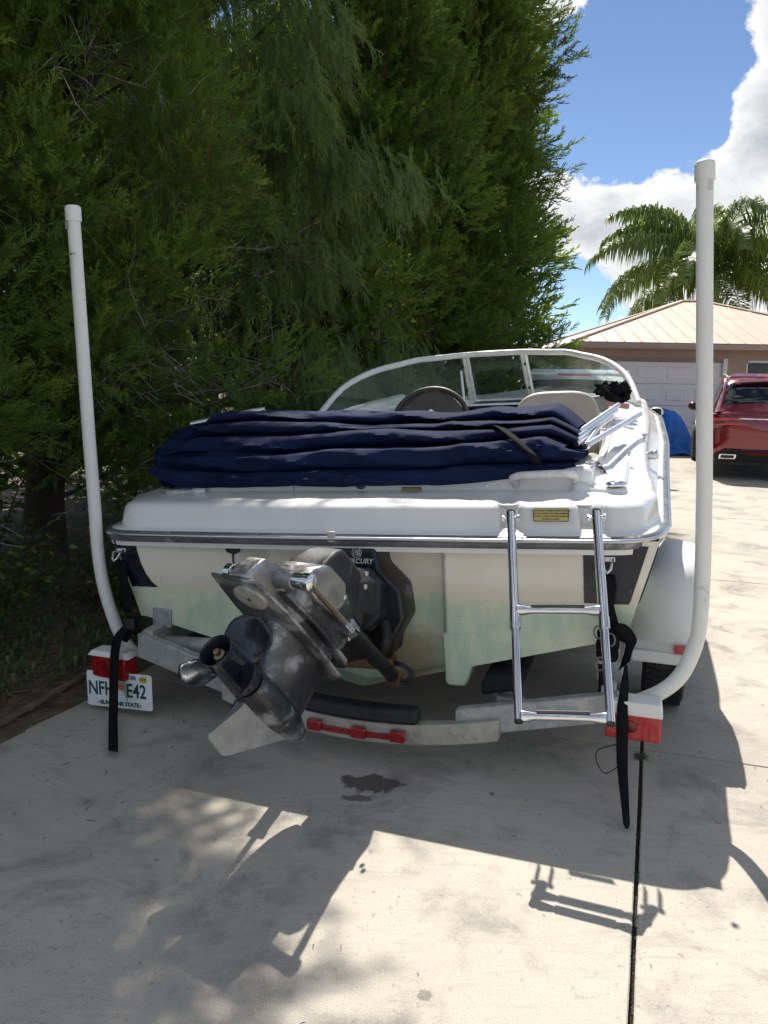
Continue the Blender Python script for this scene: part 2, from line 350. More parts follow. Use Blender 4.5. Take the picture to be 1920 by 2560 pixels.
# low weeds on the soil
wm = MB()
for _ in range(3600):
    x = -1.62-abs(random.gauss(0, .9)); y = random.uniform(-1.4, 4.5); b = Vector(D(x, y, .02)); a = random.uniform(0, 6.28); l = random.uniform(.03, .11); o = Vector((math.cos(a), math.sin(a), 0)); s = o.cross(Vector((0, 0, 1)))*random.uniform(.004, .012)
    wm.add([b, b+o*l*.5+s+Vector((0, 0, l*.8)), b+o*l+Vector((0, 0, l*.7)), b+o*l*.5-s+Vector((0, 0, l*.8))], [(0, 1, 2, 3)])
tag(wm.build('ground_weeds', GRN, smooth=0, fix=False), 'low green weeds growing in the needle litter', 'weeds', kind='stuff')
# ================================================================== BOAT
GEL = M('white_gelcoat', (.80, .79, .755), .22, var=.035, vs=3, rvar=.06, coat=.3)
def hull_mat():
    m, t, b = base_nodes('hull_gelcoat')
    c = N(t, 'ShaderNodeTexCoord'); s = N(t, 'ShaderNodeSeparateXYZ'); wire(t, c.outputs['Object'], s.inputs[0]); z = s.outputs['Z']
    n1 = noise_tex(t, 3.5, 7, .62); n2 = noise_tex(t, 14, 6, .65, stretch=(1, 1, .35)); n3 = noise_tex(t, 26, 6, .7, stretch=(.25, 1, 2.2))
    cream = cmix(t, ramp(t, n1, .3, .7), (.78, .72, .59), (.85, .80, .68))
    # scum line just above the waterline
    zl = N(t, 'ShaderNodeMath', operation='ADD'); wire(t, z, zl.inputs[0]); zl.inputs[1].default_value = 0
    cream = cmix(t, ramp(t, noise_tex(t, 16, 6, .65, stretch=(1, 1, .12)), .60, .76), cream, (.66, .60, .48)); band = N(t, 'ShaderNodeMath', operation='MULTIPLY', inp={1: .5}); wire(t, ramp(t, z, .80, .71), band.inputs[0]); cream = cmix(t, band.outputs[0], cream, (.62, .54, .40))
    mint = cmix(t, ramp(t, n2, .3, .7), (.42, .55, .43), (.60, .67, .50)); mint = cmix(t, ramp(t, n1, .42, .68), mint, (.70, .70, .50))
    mint = cmix(t, ramp(t, n3, .66, .75), mint, (.22, .26, .22))
    # rusty brown staining low around the drive
    x = s.outputs['X']; sub = N(t, 'ShaderNodeVectorMath', operation='SUBTRACT'); wire(t, c.outputs['Object'], sub.inputs[0]); sub.inputs[1].default_value = (.19, .1, .40)
    mul = N(t, 'ShaderNodeVectorMath', operation='MULTIPLY'); wire(t, sub.outputs[0], mul.inputs[0]); mul.inputs[1].default_value = (5.2, 0, 5.5)
    ln = N(t, 'ShaderNodeVectorMath', operation='LENGTH'); wire(t, mul.outputs[0], ln.inputs[0]); ad = N(t, 'ShaderNodeMath', operation='MULTIPLY_ADD', inp={1: -1.2, 2: .6}); wire(t, noise_tex(t, 20, 7, .75), ad.inputs[0])
    su = N(t, 'ShaderNodeMath', operation='SUBTRACT'); wire(t, ln.outputs['Value'], su.inputs[0]); wire(t, ad.outputs[0], su.inputs[1]); ru = N(t, 'ShaderNodeMath', operation='MULTIPLY', inp={1: .8}); wire(t, ramp(t, su.outputs[0], 1.15, .35), ru.inputs[0])
    mint = cmix(t, ru.outputs[0], mint, (.34, .24, .12))
    zz = N(t, 'ShaderNodeMath', operation='MULTIPLY_ADD', inp={1: .012}); wire(t, n2, zz.inputs[0]); wire(t, z, zz.inputs[2])
    col = cmix(t, ramp(t, zz.outputs[0], .700, .712), mint, cream)
    wire(t, col, b.inputs['Base Color']); b.inputs['Roughness'].default_value = .33; b.inputs['Coat Weight'].default_value = .15; return m
HULL = hull_mat()
NAVY = M('navy_gelcoat', (.007, .009, .022), .25, var=.3, vs=5, spots=((.09, .10, .13), -.02, 22))
CHROME = M('polished_steel', (.72, .72, .72), .09, 1., var=.06, vs=5, rvar=.03)
STEEL = M('brushed_aluminium', (.66, .67, .69), .30, 1., var=.06, vs=3, rvar=.04)
RUBBER = M('black_rubber', (.018, .018, .019), .6, var=.3, vs=20)
BLACKP = M('black_paint', (.012, .013, .015), .38, var=.5, vs=9, spots=((.12, .115, .11), .1, 12), bump=.15, bs=90)
boat = empty('motor_boat', BOAT_M)
tag(boat, 'white and navy runabout motor boat on a trailer, seen from its stern', 'boat')
# hull form
HY = [.05, .5, 1, 2, 3, 4, 4.8, 5.4, 5.75]; HB = [1.245, 1.25, 1.255, 1.26, 1.23, 1.08, .78, .38, .03]; HZ = [.955, .965, 1.04, 1.19, 1.31, 1.39, 1.43, 1.46, 1.47]
def hb(y): return interp(y, HY, HB)
def hz(y): return interp(y, HY, HZ)
def cb(y): return interp(y, HY, [1.10, 1.12, 1.13, 1.12, 1.05, .80, .48, .18, .01])
def cz(y): return interp(y, HY, [.56, .56, .565, .58, .62, .72, .85, 1.0, 1.2])
def kz(y): return interp(y, HY, [.29, .29, .29, .29, .31, .40, .58, .85, 1.15])
rings = []
for y in [.012, .2, .35, .5, .75, 1, 1.5, 2, 2.5, 3, 3.5, 4, 4.4, 4.8, 5.1, 5.4, 5.6, 5.75]:
    h = []
    for f in (0, .25, .5, .75, 1): h.append((lerp(hb(y)-.015, cb(y), f**1.15), y, lerp(hz(y), cz(y), f)))
    h += [(cb(y)*.94, y, cz(y)-.012)]
    for f in (.25, .5, .75, 1): h.append((cb(y)*.94*(1-f), y, lerp(cz(y)-.012, kz(y), f)))
    rings.append(h+[(-p[0], p[1], p[2]) for p in reversed(h[:-1])])
hull = MB().loft(rings, closed=False).build('hull', HULL, boat, smooth=35)
# transom with its drive recess
def tz_bot(x):
    a = abs(x)
    if a > 1.035: return .56
    z = lerp(.548, .29, 1-a/1.035)
    return z
def ty(x, z):
    r = sstep(-.60, -.44, x)*(1-sstep(.345, .385, x)); top = 1-sstep(.885, .905, z)
    return .012+.10*r*top
xs = sorted(set([-1.105, -1.07, -1.035]+list(np.linspace(-1.0, -.62, 10))+list(np.linspace(-.60, -.42, 12))+list(np.linspace(-.4, .33, 16))+list(np.linspace(.34, .40, 10))+list(np.linspace(.44, 1.035, 14))+[1.07, 1.105]))
G = []
zt = list(np.linspace(0, .86, 14))+[.875, .885, .89, .895, .90, .905, .915, .955]
for x in xs:
    col = []
    for k in range(22):
        if k < 14: z = lerp(tz_bot(x), .87, k/13)
        else: z = zt[k]
        f = (z-.56)/(.955-.56); xx = x
        if abs(x) > 1.0: xx = math.copysign(lerp(abs(x), abs(x)+(1.232-1.105)*(abs(x)-1.0)/.105, max(0, min(1, f))), x)
        col.append((xx, ty(x, z), z))
    G.append(col)
MB().grid(G).build('transom', HULL, boat, smooth=50)
# lowered strake right of the recess
MB().prism([(.365, .55), (.372, .335), (.385, .322), (.455, .322), (.47, .345), (.49, .42), (.50, .55)], lambda p, s: (p[0], (.006, .25)[s], p[1])).build('strake', HULL, boat, bevel=.012)
# navy corner panels (vinyl a hair proud of the gelcoat)
def panel(poly):
    mb = MB(); mb.prism(poly, lambda p, s: (p[0], (.0085, .011)[s], p[1])); return mb.build('stripe_panel', NAVY, boat, smooth=0)
panel([(.945, .935), (.948, .703), (1.118, .703), (1.125, .715), (1.192, .935)])
lc = [(-1.105, .935), (-1.10, .88), (-1.085, .82), (-1.06, .765), (-1.03, .725), (-1.0, .703)]
panel(lc+[(-1.140, .703), (-1.226, .935)])
for s in (-1, 1):
    rows = [[(s*(lerp(hb(y)-.015, cb(y), f**1.15)+.003), y, lerp(hz(y), cz(y), f)) for f in (.06, .25, .45, .62)] for y in (.014, .4, .8, 1.4, 2, 3, 4)]
    MB().grid(rows).build('stripe_panel', NAVY, boat, smooth=30, solid=.001)
# deck cap: swept profile round the gunwale
path = []
for y in np.linspace(5.7, .34, 60): path.append((hb(y)*1.0+.02, y))
cxr, cyr, rr = 1.06, .17, .185
for i in range(1, 15): a = R_(0-90*i/15); path.append((cxr+rr*math.cos(a)*1.0, cyr+.02+rr*math.sin(a)*1.08))
for x in np.linspace(1.04, -1.04, 209): path.append((x, -.012-.02*(1-(x/1.04)**2)))
path += [(-p[0], p[1]) for p in reversed(path[:74])]
path = [(x*(1+.055*(1-sstep(1, 2.5, y))) if x < 0 else x*(1-.012*(1-sstep(1, 2.5, y))), y) for x, y in path]
def inner(p):                                   # inner edge of the deck cap for an outer point
    x, y = p; xi = max(-1., min(1., x/1.06))*.90
    yi = .335 if y < .2 else y
    if y >= .2: xi = math.copysign(max(.02, abs(x)-.30*min(1, .45+.55*min(1, (y-.2)/.6))), x)
    if y > 4.2: yi = y-.3*(y-4.2)/1.5
    return (xi, max(.335, yi))
def notch(x): return max(math.exp(-((x-.672)/.042)**4), math.exp(-((x-1.0)/.042)**4))
PROF = [(0, -.035), (0, .018), (.012, .026), (.032, .028), (.037, .033), (.040, .048), (.052, .112), (.062, .128), (.085, .138), (.14, .143), (.22, .150), (.30, .162), (.34, .166)]
grid = []
for p in path:
    o = Vector((p[0], p[1], 0)); q = inner(p); iv = Vector((q[0], q[1], 0)); zs = hz(max(.05, p[1])); L = max((iv-o).length, 1e-3); row = []
    side = sstep(.25, 1.2, p[1])
    for d, h in PROF:
        hh = h*(1+.25*side*(h > .03))*(1-.62*sstep(2.6, 4.0, p[1])); dd = d/.34
        if side > 0 and h > .04: dd = lerp(dd, min(1, dd*1.5+.05), side)
        dd *= .34
        if p[1] < .1 and .04 < h < .146: dd = min(.155, dd+.075*notch(p[0])*(1 if h < .13 else .5)); hh -= .012*notch(p[0])*(h > .12)
        v = o.lerp(iv, dd/.34); row.append((v.x, v.y, zs+hh))
    grid.append(row)
MB().grid(grid).build('deck', GEL, boat, smooth=55)
# rub rail
def sweep(prof, off=0.):
    g = []
    for i, p in enumerate(path):
        a = Vector(path[max(0, i-1)]); b = Vector(path[min(len(path)-1, i+1)]); t = (b-a).normalized(); n = Vector((-t.y, t.x)) if True else None
        if n.dot(Vector(p)-Vector((0, 2.5))) < 0: n = -n
        zs = hz(max(.05, p[1])); g.append([(p[0]+n.x*d, p[1]+n.y*d, zs+h) for d, h in prof])
    return g
RAIL = M('grey_vinyl_rail', (.14, .145, .15), .32, var=.3, vs=7, spots=((.42, .43, .44), .12, 5))
rail = MB().loft(sweep([(-.004, -.028), (.012, -.030), (.020, -.022), (.022, 0), (.020, .012), (.010, .020), (-.004, .020)]), True, True).build('rub_rail', RAIL, boat, smooth=50)
MB().loft(sweep([(.018, -.006), (.027, -.004), (.030, .003), (.027, .010), (.016, .013)]), True, True).build('rail_insert', M('rail_steel', (.60, .61, .62), .32, 1., var=.05, vs=3, rvar=.03), rail, smooth=60)
MB().loft(sweep([(-.02, -.052), (.004, -.052), (.006, -.028), (-.02, -.028)]), True, True).build('deck_lip', GEL, boat, smooth=30)
# tow bracket on the rail centre
tb = bp(832, 1340, -.035)
br = MB(); br.box((tb[0], -.052, tb[2]), (.036, .012, .046)); BRK = br.build('tow_bracket', M('aged_cream_plastic', (.62, .58, .44), .5, var=.15, vs=25), boat, bevel=.004)
for sx in (-1, 1): MB().lathe([(0, .004), (.004, .0035)], (tb[0]+sx*.008, -.0575, tb[2]+.004), (0, -1, 0), 8).build('screw', STEEL, BRK)
# engine hatch with its rear panel
def rbox(c, d, bev, name, mat, par, sub=0, rot=None, taper=1.): return MB().box(c, d, rot, taper).build(name, mat, par, bevel=bev, seg=4)
hatch = rbox((-.005, .72, 1.10), (1.93, .80, .235), .045, 'engine_hatch', GEL, boat)
for (px, py) in ((633, 1214), (853, 1211), (953, 1211), (1217, 1216)):
    s = bp(px, py, .318); MB().lathe([(0, .008), (.004, .0075), (.005, .004)], (s[0], .321, s[2]), (0, -1, .12), 10).build('screw', STEEL, hatch)
s = bp(735, 1222, .318); MB().box((s[0], .3195, s[2]-.004), (.004, .004, .06)).build('panel_seam', M('seam_grey', (.25, .25, .25), .7), hatch, smooth=0)
# latch below the canvas
s = bp(900, 1208, .31); lt = MB().lathe([(0, .03), (.006, .03), (.008, .024)], (s[0], .322, s[2]), (0, -1, .1), 16).build('hatch_latch', BLACKP, hatch)
MB().tube([(s[0]+.024*math.cos(a), .312, s[2]+.02*math.sin(a)) for a in np.linspace(0, 6.283, 17)], .0035, 6).build('latch_ring', CHROME, boat)
# starboard coaming swell beside the hatch and cockpit sides
mb = MB(); mb.box((.0, 2.3, .62), (2.0, 2.6, .03)); mb.build('cockpit_floor', M('cockpit_liner', (.55, .52, .46), .6, var=.06), boat, smooth=0)
for s in (-1, 1):
    rows = [[(s*max(.05, hb(y)-.285+o), y, z) for o, z in ((.02, hz(y)+.19), (-.02, hz(y)+.165), (-.03, hz(y)+.05), (.02, .62))] for y in np.linspace(.9, 3.7, 15)]
    MB().grid(rows).build('cockpit_side', M('cockpit_vinyl', (.74, .71, .63), .45, var=.05, vs=6), boat, smooth=50, solid=.006)
for s in (-1, 1):
    rows = [[(s*x, y, z) for x, z in ((.88, 1.190), (.93, 1.186), (.965, 1.172), (1.0, 1.155), (1.05, hz(y)+.172), (1.10, hz(y)+.165))] for y in np.linspace(.30, 1.12, 9)]
    rows = [[(p[0], p[1], lerp(1.124, p[2], sstep(.27, .66, p[1]+.12*(abs(p[0]) < .95)))) for p in r] for r in rows]; rows = [[(p[0], .285, 1.10) for p in rows[0]]]+rows
    MB().grid(rows).build('hatch_shoulder', GEL, boat, smooth=60, solid=.004)
# foredeck and dash
fd = []
for y in np.linspace(3.45, 5.6, 16):
    w = max(.03, hb(y)-.2); fd.append([(w*t, y, hz(y)+.065+.03*(1-t*t)) for t in np.linspace(-1, 1, 15)])
MB().grid(fd).build('foredeck', GEL, boat, smooth=60, solid=.01)
rbox((-.62, 3.1, 1.20), (.72, .9, .42), .07, 'dash', GEL, boat, taper=.92); rbox((.66, 3.1, 1.19), (.66, .9, .40), .07, 'dash', GEL, boat, taper=.92)
DKN = M('navy_cushion', (.012, .014, .035), .7, var=.2, vs=9)
rbox((.02, 3.75, 1.16), (.5, .5, .62), .06, 'bow_cushion', DKN, boat)
# windshield
def arch(t):                                   # t -1..1, top frame
    a = abs(t); x = interp(a, [0, .22, .55, .78, .9, 1], [0, .235, .60, .90, 1.04, 1.12]); y = interp(a, [0, .22, .55, .78, .9, 1], [3.42, 3.40, 3.25, 2.95, 2.70, 2.42]); z = interp(a, [0, .22, .55, .78, .9, 1], [1.85, 1.848, 1.82, 1.735, 1.62, 1.435])
    return Vector((math.copysign(x, t), y, z))
def wbase(t):
    a = abs(t); x = interp(a, [0, .22, .55, .78, .9, 1], [0, .25, .66, .97, 1.08, 1.125]); y = interp(a, [0, .22, .55, .78, .9, 1], [3.78, 3.77, 3.60, 3.20, 2.85, 2.40]); z = interp(a, [0, .22, .55, .78, .9, 1], [1.47, 1.47, 1.46, 1.445, 1.435, 1.425])
    return Vector((math.copysign(x, t), y, z))
def smooth_path(fn, n=61):
    P = [fn(t) for t in np.linspace(-1, 1, 23)]; return spline(P, n)
FRW = M('white_aluminium_frame', (.78, .775, .74), .3, .0, var=.05, vs=8, coat=.2)
top_p = smooth_path(arch); base_p = smooth_path(wbase)
ws = MB().tube(top_p, .023, 10).build('windshield_frame', FRW, boat, smooth=60)
MB().tube(base_p, .016, 8).build('base_frame', FRW, ws, smooth=60)
def post(t0, wd, nm='post'):
    a, b = arch(t0), wbase(t0); ax = (b-a).normalized(); return MB().tube([a, b], wd, 4).build(nm, FRW, ws, smooth=0, bevel=.003)
for t0 in (-.232, -.205, .205, .232): post(t0, .017)
for t0 in (-.245, .22):
    a, b = arch(t0), wbase(t0)
    for f in (.25, .75):
        p = a.lerp(b, f); MB().lathe([(0, .012), (.012, .010)], (p.x, p.y-.016, p.z), (0, -1, .3), 8).build('hinge_latch', RUBBER, ws)
def glass_mat():
    m, t, b = base_nodes('tinted_acrylic'); t.nodes.remove(b); out = t.nodes['Material Output']
    tr = N(t, 'ShaderNodeBsdfTransparent', inp={'Color': (.84, .92, .87, 1)}); gl = N(t, 'ShaderNodeBsdfGlossy', inp={'Color': (1, 1, 1, 1), 'Roughness': .03}); df = N(t, 'ShaderNodeBsdfDiffuse', inp={'Color': (.55, .62, .58, 1)})
    lw = N(t, 'ShaderNodeLayerWeight', inp={'Blend': .5}); pw_ = N(t, 'ShaderNodeMath', operation='POWER', inp={1: 4.}); wire(t, lw.outputs['Facing'], pw_.inputs[0]); fr = N(t, 'ShaderNodeMath', operation='MULTIPLY_ADD', inp={1: .7, 2: .05}); wire(t, pw_.outputs[0], fr.inputs[0]); m1 = N(t, 'ShaderNodeMixShader'); wire(t, fr.outputs[0], m1.inputs[0]); wire(t, tr.outputs[0], m1.inputs[1]); wire(t, gl.outputs[0], m1.inputs[2])
    m2 = N(t, 'ShaderNodeMixShader'); hz_ = N(t, 'ShaderNodeMapRange', inp={'From Min': .3, 'From Max': .75, 'To Min': .015, 'To Max': .10}); wire(t, noise_tex(t, 2.2, 7, .65, dist=.6), hz_.inputs['Value']); wire(t, hz_.outputs[0], m2.inputs[0])
    wire(t, m1.outputs[0], m2.inputs[1]); wire(t, df.outputs[0], m2.inputs[2]); wire(t, m2.outputs[0], out.inputs[0]); return m
GLASS = glass_mat()
for t0, t1, n in ((-.985, -.24, 18), (-.195, .195, 8), (.24, .985, 18)):
    g = []
    for t in np.linspace(t0, t1, n):
        a, b = arch(t), wbase(t); g.append([a.lerp(b, f) for f in np.linspace(.03, .97, 8)])
    MB().grid(g).build('pane', GLASS, ws, smooth=70)
# braces inside the walk-through opening
MB().tube([Vector((-.26, 3.36, 1.72)), Vector((-.20, 3.2, 1.40))], .010, 8).build('window_brace', FRW, ws); 
# helm: wheel, hood
wc = Vector(bp(1075, 1052, 1.75)); wr = .235
ux = Vector((1, 0, 0)); uy = Vector((0, .42, .91)).normalized(); un = ux.cross(uy)
DKB = M('dark_brown_vinyl', (.045, .036, .030), .5, var=.25, vs=14)
whl = MB().tube([wc+ux*wr*math.cos(a)+uy*wr*.92*math.sin(a) for a in np.linspace(0, 6.283, 41)], .017, 10, False).build('steering_wheel', DKB, boat, smooth=70)
g = []
for r0 in np.linspace(.05, .97, 8): g.append([wc+ux*wr*r0*math.cos(a)+uy*wr*.92*r0*math.sin(a)*(1-.25*r0*abs(math.cos(a)))-un*.012*(1-r0) for a in np.linspace(R_(18), R_(162), 17)])
MB().grid(g).build('spoke_pad', M('brown_pad', (.075, .062, .052), .6, var=.2, vs=10), whl, smooth=60, solid=.02)
MB().lathe([(0, .04), (.008, .038), (.012, .028)], wc+uy*.03-un*-.018, -un if un.y > 0 else un, 20).build('hub_badge', CHROME, whl)
MB().tube([wc, wc+Vector((0, .55, -.16))], .03, 10).build('column', DKB, whl)
# seats
TAN = M('tan_vinyl', (.46, .40, .31), .55, var=.07, vs=4, bump=.12, bs=160)
def seat(cx, cy, zt, w, nm, lbl=None):
    prof = []
    for a in np.linspace(0, math.pi, 21):
        prof.append((w/2*math.copysign(abs(math.cos(a))**.55, math.cos(a)), .20*math.sin(a)**.62))
    poly = [(w/2*.92, -.42)]+prof+[(-w/2*.92, -.42)]
    o = MB().prism(poly, lambda p, s: (cx+p[0]*(1, .96)[s], cy+(0, .085)[s]+.18*(p[1]+.42), zt-.20+p[1])).build(nm, TAN, boat, bevel=.025, seg=4, smooth=60)
    MB().prism(poly, lambda p, s: (cx+p[0]*.97, cy+(.10, .15)[s]+.18*(p[1]+.42), zt-.205+p[1]*.97)).build('seat_shell', M('grey_shell', (.25, .235, .21), .6), o, bevel=.02, seg=3, smooth=60)
    MB().box((cx, cy+.38, zt-.62), (w, .5, .14)).build('seat_cushion', TAN, o, bevel=.04, seg=3)
    return o
sx, sy, szt = bp(1390, 978, 1.3)
s1 = seat(sx, 1.22, szt, .46, 'seat_back'); 
put_text('seat_lettering', 'Sport', .085, M('pale_thread', (.52, .465, .375), .7), s1, frame((sx-.005, 1.22+.055, szt-.135), (1, 0, 0), (0, .18, 1)), shear=.35, extrude=.002, bold=.0005)
seat(-.35, 1.20, 1.42, .46, 'seat_back')
# side console, gear
rbox((.83, 1.75, 1.17), (.34, .5, .26), .03, 'side_console', GEL, boat)
gear = empty('gear_bag'); gear.matrix_world = BOAT_M; mb = MB()
for i in range(26):
    c = bp(random.uniform(1500, 1565), random.uniform(960, 1000), 1.9); mb.box((c[0], 1.9+random.uniform(-.1, .1), c[2]), (random.uniform(.03, .11), random.uniform(.02, .06), random.uniform(.012, .05)), Matrix.Rotation(random.uniform(-.9, .9), 3, 'Y') @ Matrix.Rotation(random.uniform(-1, 1), 3, 'Z'))
mb.build('straps', M('black_webbing', (.010, .010, .011), .85, var=.3, vs=30, spec=.1), gear, smooth=0)
c = bp(1545, 1012, 1.85); MB().box((c[0], 1.85, c[2]), (.13, .12, .03), Matrix.Rotation(.2, 3, 'Y')).build('pouch', M('dusty_pink', (.45, .22, .20), .7), gear, bevel=.006)
c = bp(1500, 1010, 1.85); MB().box((c[0], 1.85, c[2]), (.10, .12, .10)).build('case', M('grey_case', (.20, .20, .20), .5), gear, bevel=.012)
tag(gear, 'black bundle of straps and a pouch beside the right end of the windshield', 'gear bag')
# deck fittings
def on_deck(px, py, z):
    d = C1R*(px-960)/F_PX+C1U*(1280-py)/F_PX+C1F; P = C0+d*((z-CAM_H)/d[2])-B1; return Vector((P@TB, P@AB, P[2]))
c = on_deck(1540, 1212, 1.138); cup = MB().tube([c+Vector((.036*math.cos(a), .042*math.sin(a), .003)) for a in np.linspace(0, 6.283, 25)], .009, 8, False).build('fill_ring', CHROME, boat, smooth=70)
MB().lathe([(0, .033), (.004, .033)], c+Vector((0, 0, -.002)), (0, 0, 1), 20).build('fill_well', BLACKP, cup)
h0, h1 = Vector(bp(1285, 1190, .272)), Vector(bp(1430, 1184, .285)); hm = (h0+h1)/2
MB().tube(spline([h0+Vector((0, .05, -.045)), h0+Vector((0, .005, -.005)), hm+Vector((0, -.03, .004)), h1+Vector((0, -.01, -.003)), h1+Vector((0.01, .05, -.05))], 30), .0175, 12).build('grab_handle', M('chalky_white', (.72, .70, .65), .6, var=.2, vs=9, spots=((.40, .36, .30), .1, 16), bump=.25, bs=70), boat, smooth=60)
for (px, py, z) in ((1480, 1170, 1.20), (1573, 1140, 1.22), (1612, 1098, 1.34)):
    c = on_deck(px, py, z); MB().lathe([(0, .006), (.012, .006), (.015, .012), (.022, .008)], c, (0, 0, 1), 10).build('snap_stud', STEEL, boat)
c = Vector(bp(1640, 1140, 1.2)); MB().lathe([(0, .022), (.03, .022), (.045, .03), (.06, .024), (.066, .0)], c+Vector((-.05, 0, 0)), (1, -.1, .1), 14).build('cleat', CHROME, boat, smooth=50)
# bow-eye style tow rings with backing pads
for (px, py) in ((1520, 1410), (302, 1385)):
    c = Vector(bp(px, py, .005)); sgn = 1 if px > 900 else -1
    MB().tube([c+Vector((-.018, .01, .02)), c+Vector((-.018, -.03, .012)), c+Vector((-.012, -.05, -.012)), c+Vector((0, -.055, -.024)), c+Vector((.012, -.05, -.012)), c+Vector((.018, -.03, .012)), c+Vector((.018, .01, .02))], .006, 8).build('tow_ring', CHROME, boat, smooth=70)
    MB().box(c+Vector((0, .002, .018)), (.055, .006, .022)).build('ring_plate', STEEL, boat, bevel=.004)
# speedometer pick-up with its hose
c = Vector(bp(583, 1374, .008)); pu = MB().prism([(.03*math.cos(a)*(1+.2*(abs(math.cos(a)) > .6)), .019*math.sin(a)) for a in np.linspace(0, 6.283, 20, endpoint=False)], lambda p, s: (c.x+p[0], .012-.014*s, c.z+p[1])).build('pitot_pad', RUBBER, boat, bevel=.004)
MB().tube(spline([c+Vector((0, 0, -.012)), c+Vector((.002, -.012, -.04)), c+Vector((.010, -.012, -.09)), c+Vector((.022, -.01, -.15)), c+Vector((.04, .0, -.22))], 14), .0045, 7).build('pitot_hose', RUBBER, pu)
# warning labels
YEL = M('yellow_label', (.55, .44, .14), .5, var=.06, vs=12); INK = M('label_ink', (.03, .028, .02), .6)
def decal(px0, py0, px1, py1, ly, lines, size, tilt):
    a, b = bp(px0, py0, ly), bp(px1, py1, ly); cx, cz_ = (a[0]+b[0])/2, (a[2]+b[2])/2; w, h = abs(b[0]-a[0]), abs(a[2]-b[2])
    Mx = frame((cx, ly, cz_), (1, 0, 0), (0, tilt, 1))
    o = MB().prism(rrect(w, h, .003), lambda p, s: (p[0], p[1], (0, .0012)[s])).build('border', INK, boat, smooth=0); o.name = 'warning_label'; o.matrix_local = Mx
    MB().prism(rrect(w-.006, h-.006, .002), lambda p, s: (p[0], p[1], (.0012, .002)[s])).build('label_face', YEL, o, smooth=0)
    for i, l in enumerate(lines): put_text('label_text', l, size, INK, o, Matrix.Translation((0, h/2-(i+.9)*h/(len(lines)+.8), .0022)), bold=.0002)
decal(1333, 1271, 1422, 1304, .005, ['TO AVOID RISK OF SERIOUS INJURY OR DEATH', 'SHUT OFF ENGINE WHEN NEAR SWIMMERS', 'OR PRIOR TO USING SWIM PLATFORM AND', 'BOARDING LADDER'], .0072, .18)
decal(1004, 1218, 1053, 1237, .316, ['USE CAUTION WHEN ENGINE HATCH', 'IS OPEN. DO NOT OPERATE ENGINE', 'WITH DECK HATCH RAISED'], .005, .05)
# boarding ladder
lad = empty('ladder'); lad.parent = boat
def rail_pts(pt, pb): return Vector(bp(*pt, -.075)), Vector(bp(*pb, -.64))
La, Lb = rail_pts((1277, 1283), (1297, 1803)); Ra, Rb = rail_pts((1491, 1281), (1527, 1809))
FU = .54
for a, b in ((La, Lb), (Ra, Rb)):
    m_ = a.lerp(b, FU); d = (b-a).normalized()
    MB().tube([a, m_], .0178, 16).build('upper_rail', CHROME, lad, smooth=60)
    MB().tube([m_-d*.002, b], .0142, 16).build('lower_rail', CHROME, lad, smooth=60)
    MB().tube([m_, m_+d*.045], .0200, 16).build('collar', CHROME, lad, smooth=40)
    MB().tube([b-d*.003, b+d*.006], .0150, 14).build('foot_plug', RUBBER, lad, smooth=40)
    MB().tube([a-d*.003, a-d*.008], .0165, 14).build('top_plug', RUBBER, lad, smooth=40)
    bx_ = (Rb-Lb).normalized()
    MB().tube([a+d*.022-bx_*.03, a+d*.022+bx_*.03], .006, 8).build('hinge_pin', CHROME, lad)
    for sgn in (-1, 1):
        MB().lathe([(0, .011), (.006, .011), (.009, .007)], a+d*.022+bx_*sgn*.026, bx_*sgn, 8).build('hinge_nut', CHROME, lad)
        MB().box(a+d*.01+bx_*sgn*.021+Vector((0, .05, 0)), (.005, .10, .05)).build('hinge_bracket', CHROME, lad, bevel=.002)
for f, cr in ((FU-.035, .0178), (.978, .0142)):
    a, b = La.lerp(Lb, f), Ra.lerp(Rb, f); d = (b-a).normalized(); L = (b-a).length
    dn = (Lb-La).normalized(); nn = d.cross(dn)
    rg = MB().lathe([(.012, .020), (.03, .019), (.062, .0125), (L-.062, .0125), (L-.03, .019), (L-.012, .020)], a, d, 16).build('rung', CHROME, lad, smooth=50)
    tr_ = MB()
    for q in range(4): tr_.box((a+b)/2-dn*.0145+nn*(-.015+.010*q), (.0, 0, 0)) if False else tr_.tube([a+d*.062-dn*(.012)+nn*(-.0135+.009*q), b-d*.062-dn*(.012)+nn*(-.0135+.009*q)], .0046, 6)
    tr_.build('tread', M('ribbed_tread', (.10, .10, .10), .5, var=.2), lad, smooth=50)

# ------------------------------------------------------------------ stern drive
DR = Matrix(((-0.17622338, -0.2135057, 0.96091656, -.0944), (-0.64531241, -0.71209801, -0.27656524, -.8672), (0.74331502, -0.66882864, -0.01228955, .6071), (0, 0, 0, 1)))
def drive_mat():
    m, t, b = base_nodes('worn_drive_paint')
    n1 = noise_tex(t, 6, 8, .7, dist=.3); n2 = noise_tex(t, 30, 6, .65); n3 = noise_tex(t, 3.2, 5, .6)
    c = cmix(t, ramp(t, n2, .3, .7), (.030, .032, .036), (.055, .057, .062))
    c = cmix(t, ramp(t, n3, .40, .62), c, (.125, .128, .135)); c = cmix(t, ramp(t, n1, .48, .62), c, (.37, .38, .39)); c = cmix(t, ramp(t, noise_tex(t, 70, 4, .7), .66, .74), c, (.02, .02, .02))
    wire(t, c, b.inputs['Base Color']); b.inputs['Metallic'].default_value = .45
    r = N(t, 'ShaderNodeMapRange', inp={'From Min': .3, 'From Max': .7, 'To Min': .28, 'To Max': .55}); wire(t, n1, r.inputs['Value']); wire(t, r.outputs[0], b.inputs['Roughness']); add_bump(t, b, n2, .15, .003); return m
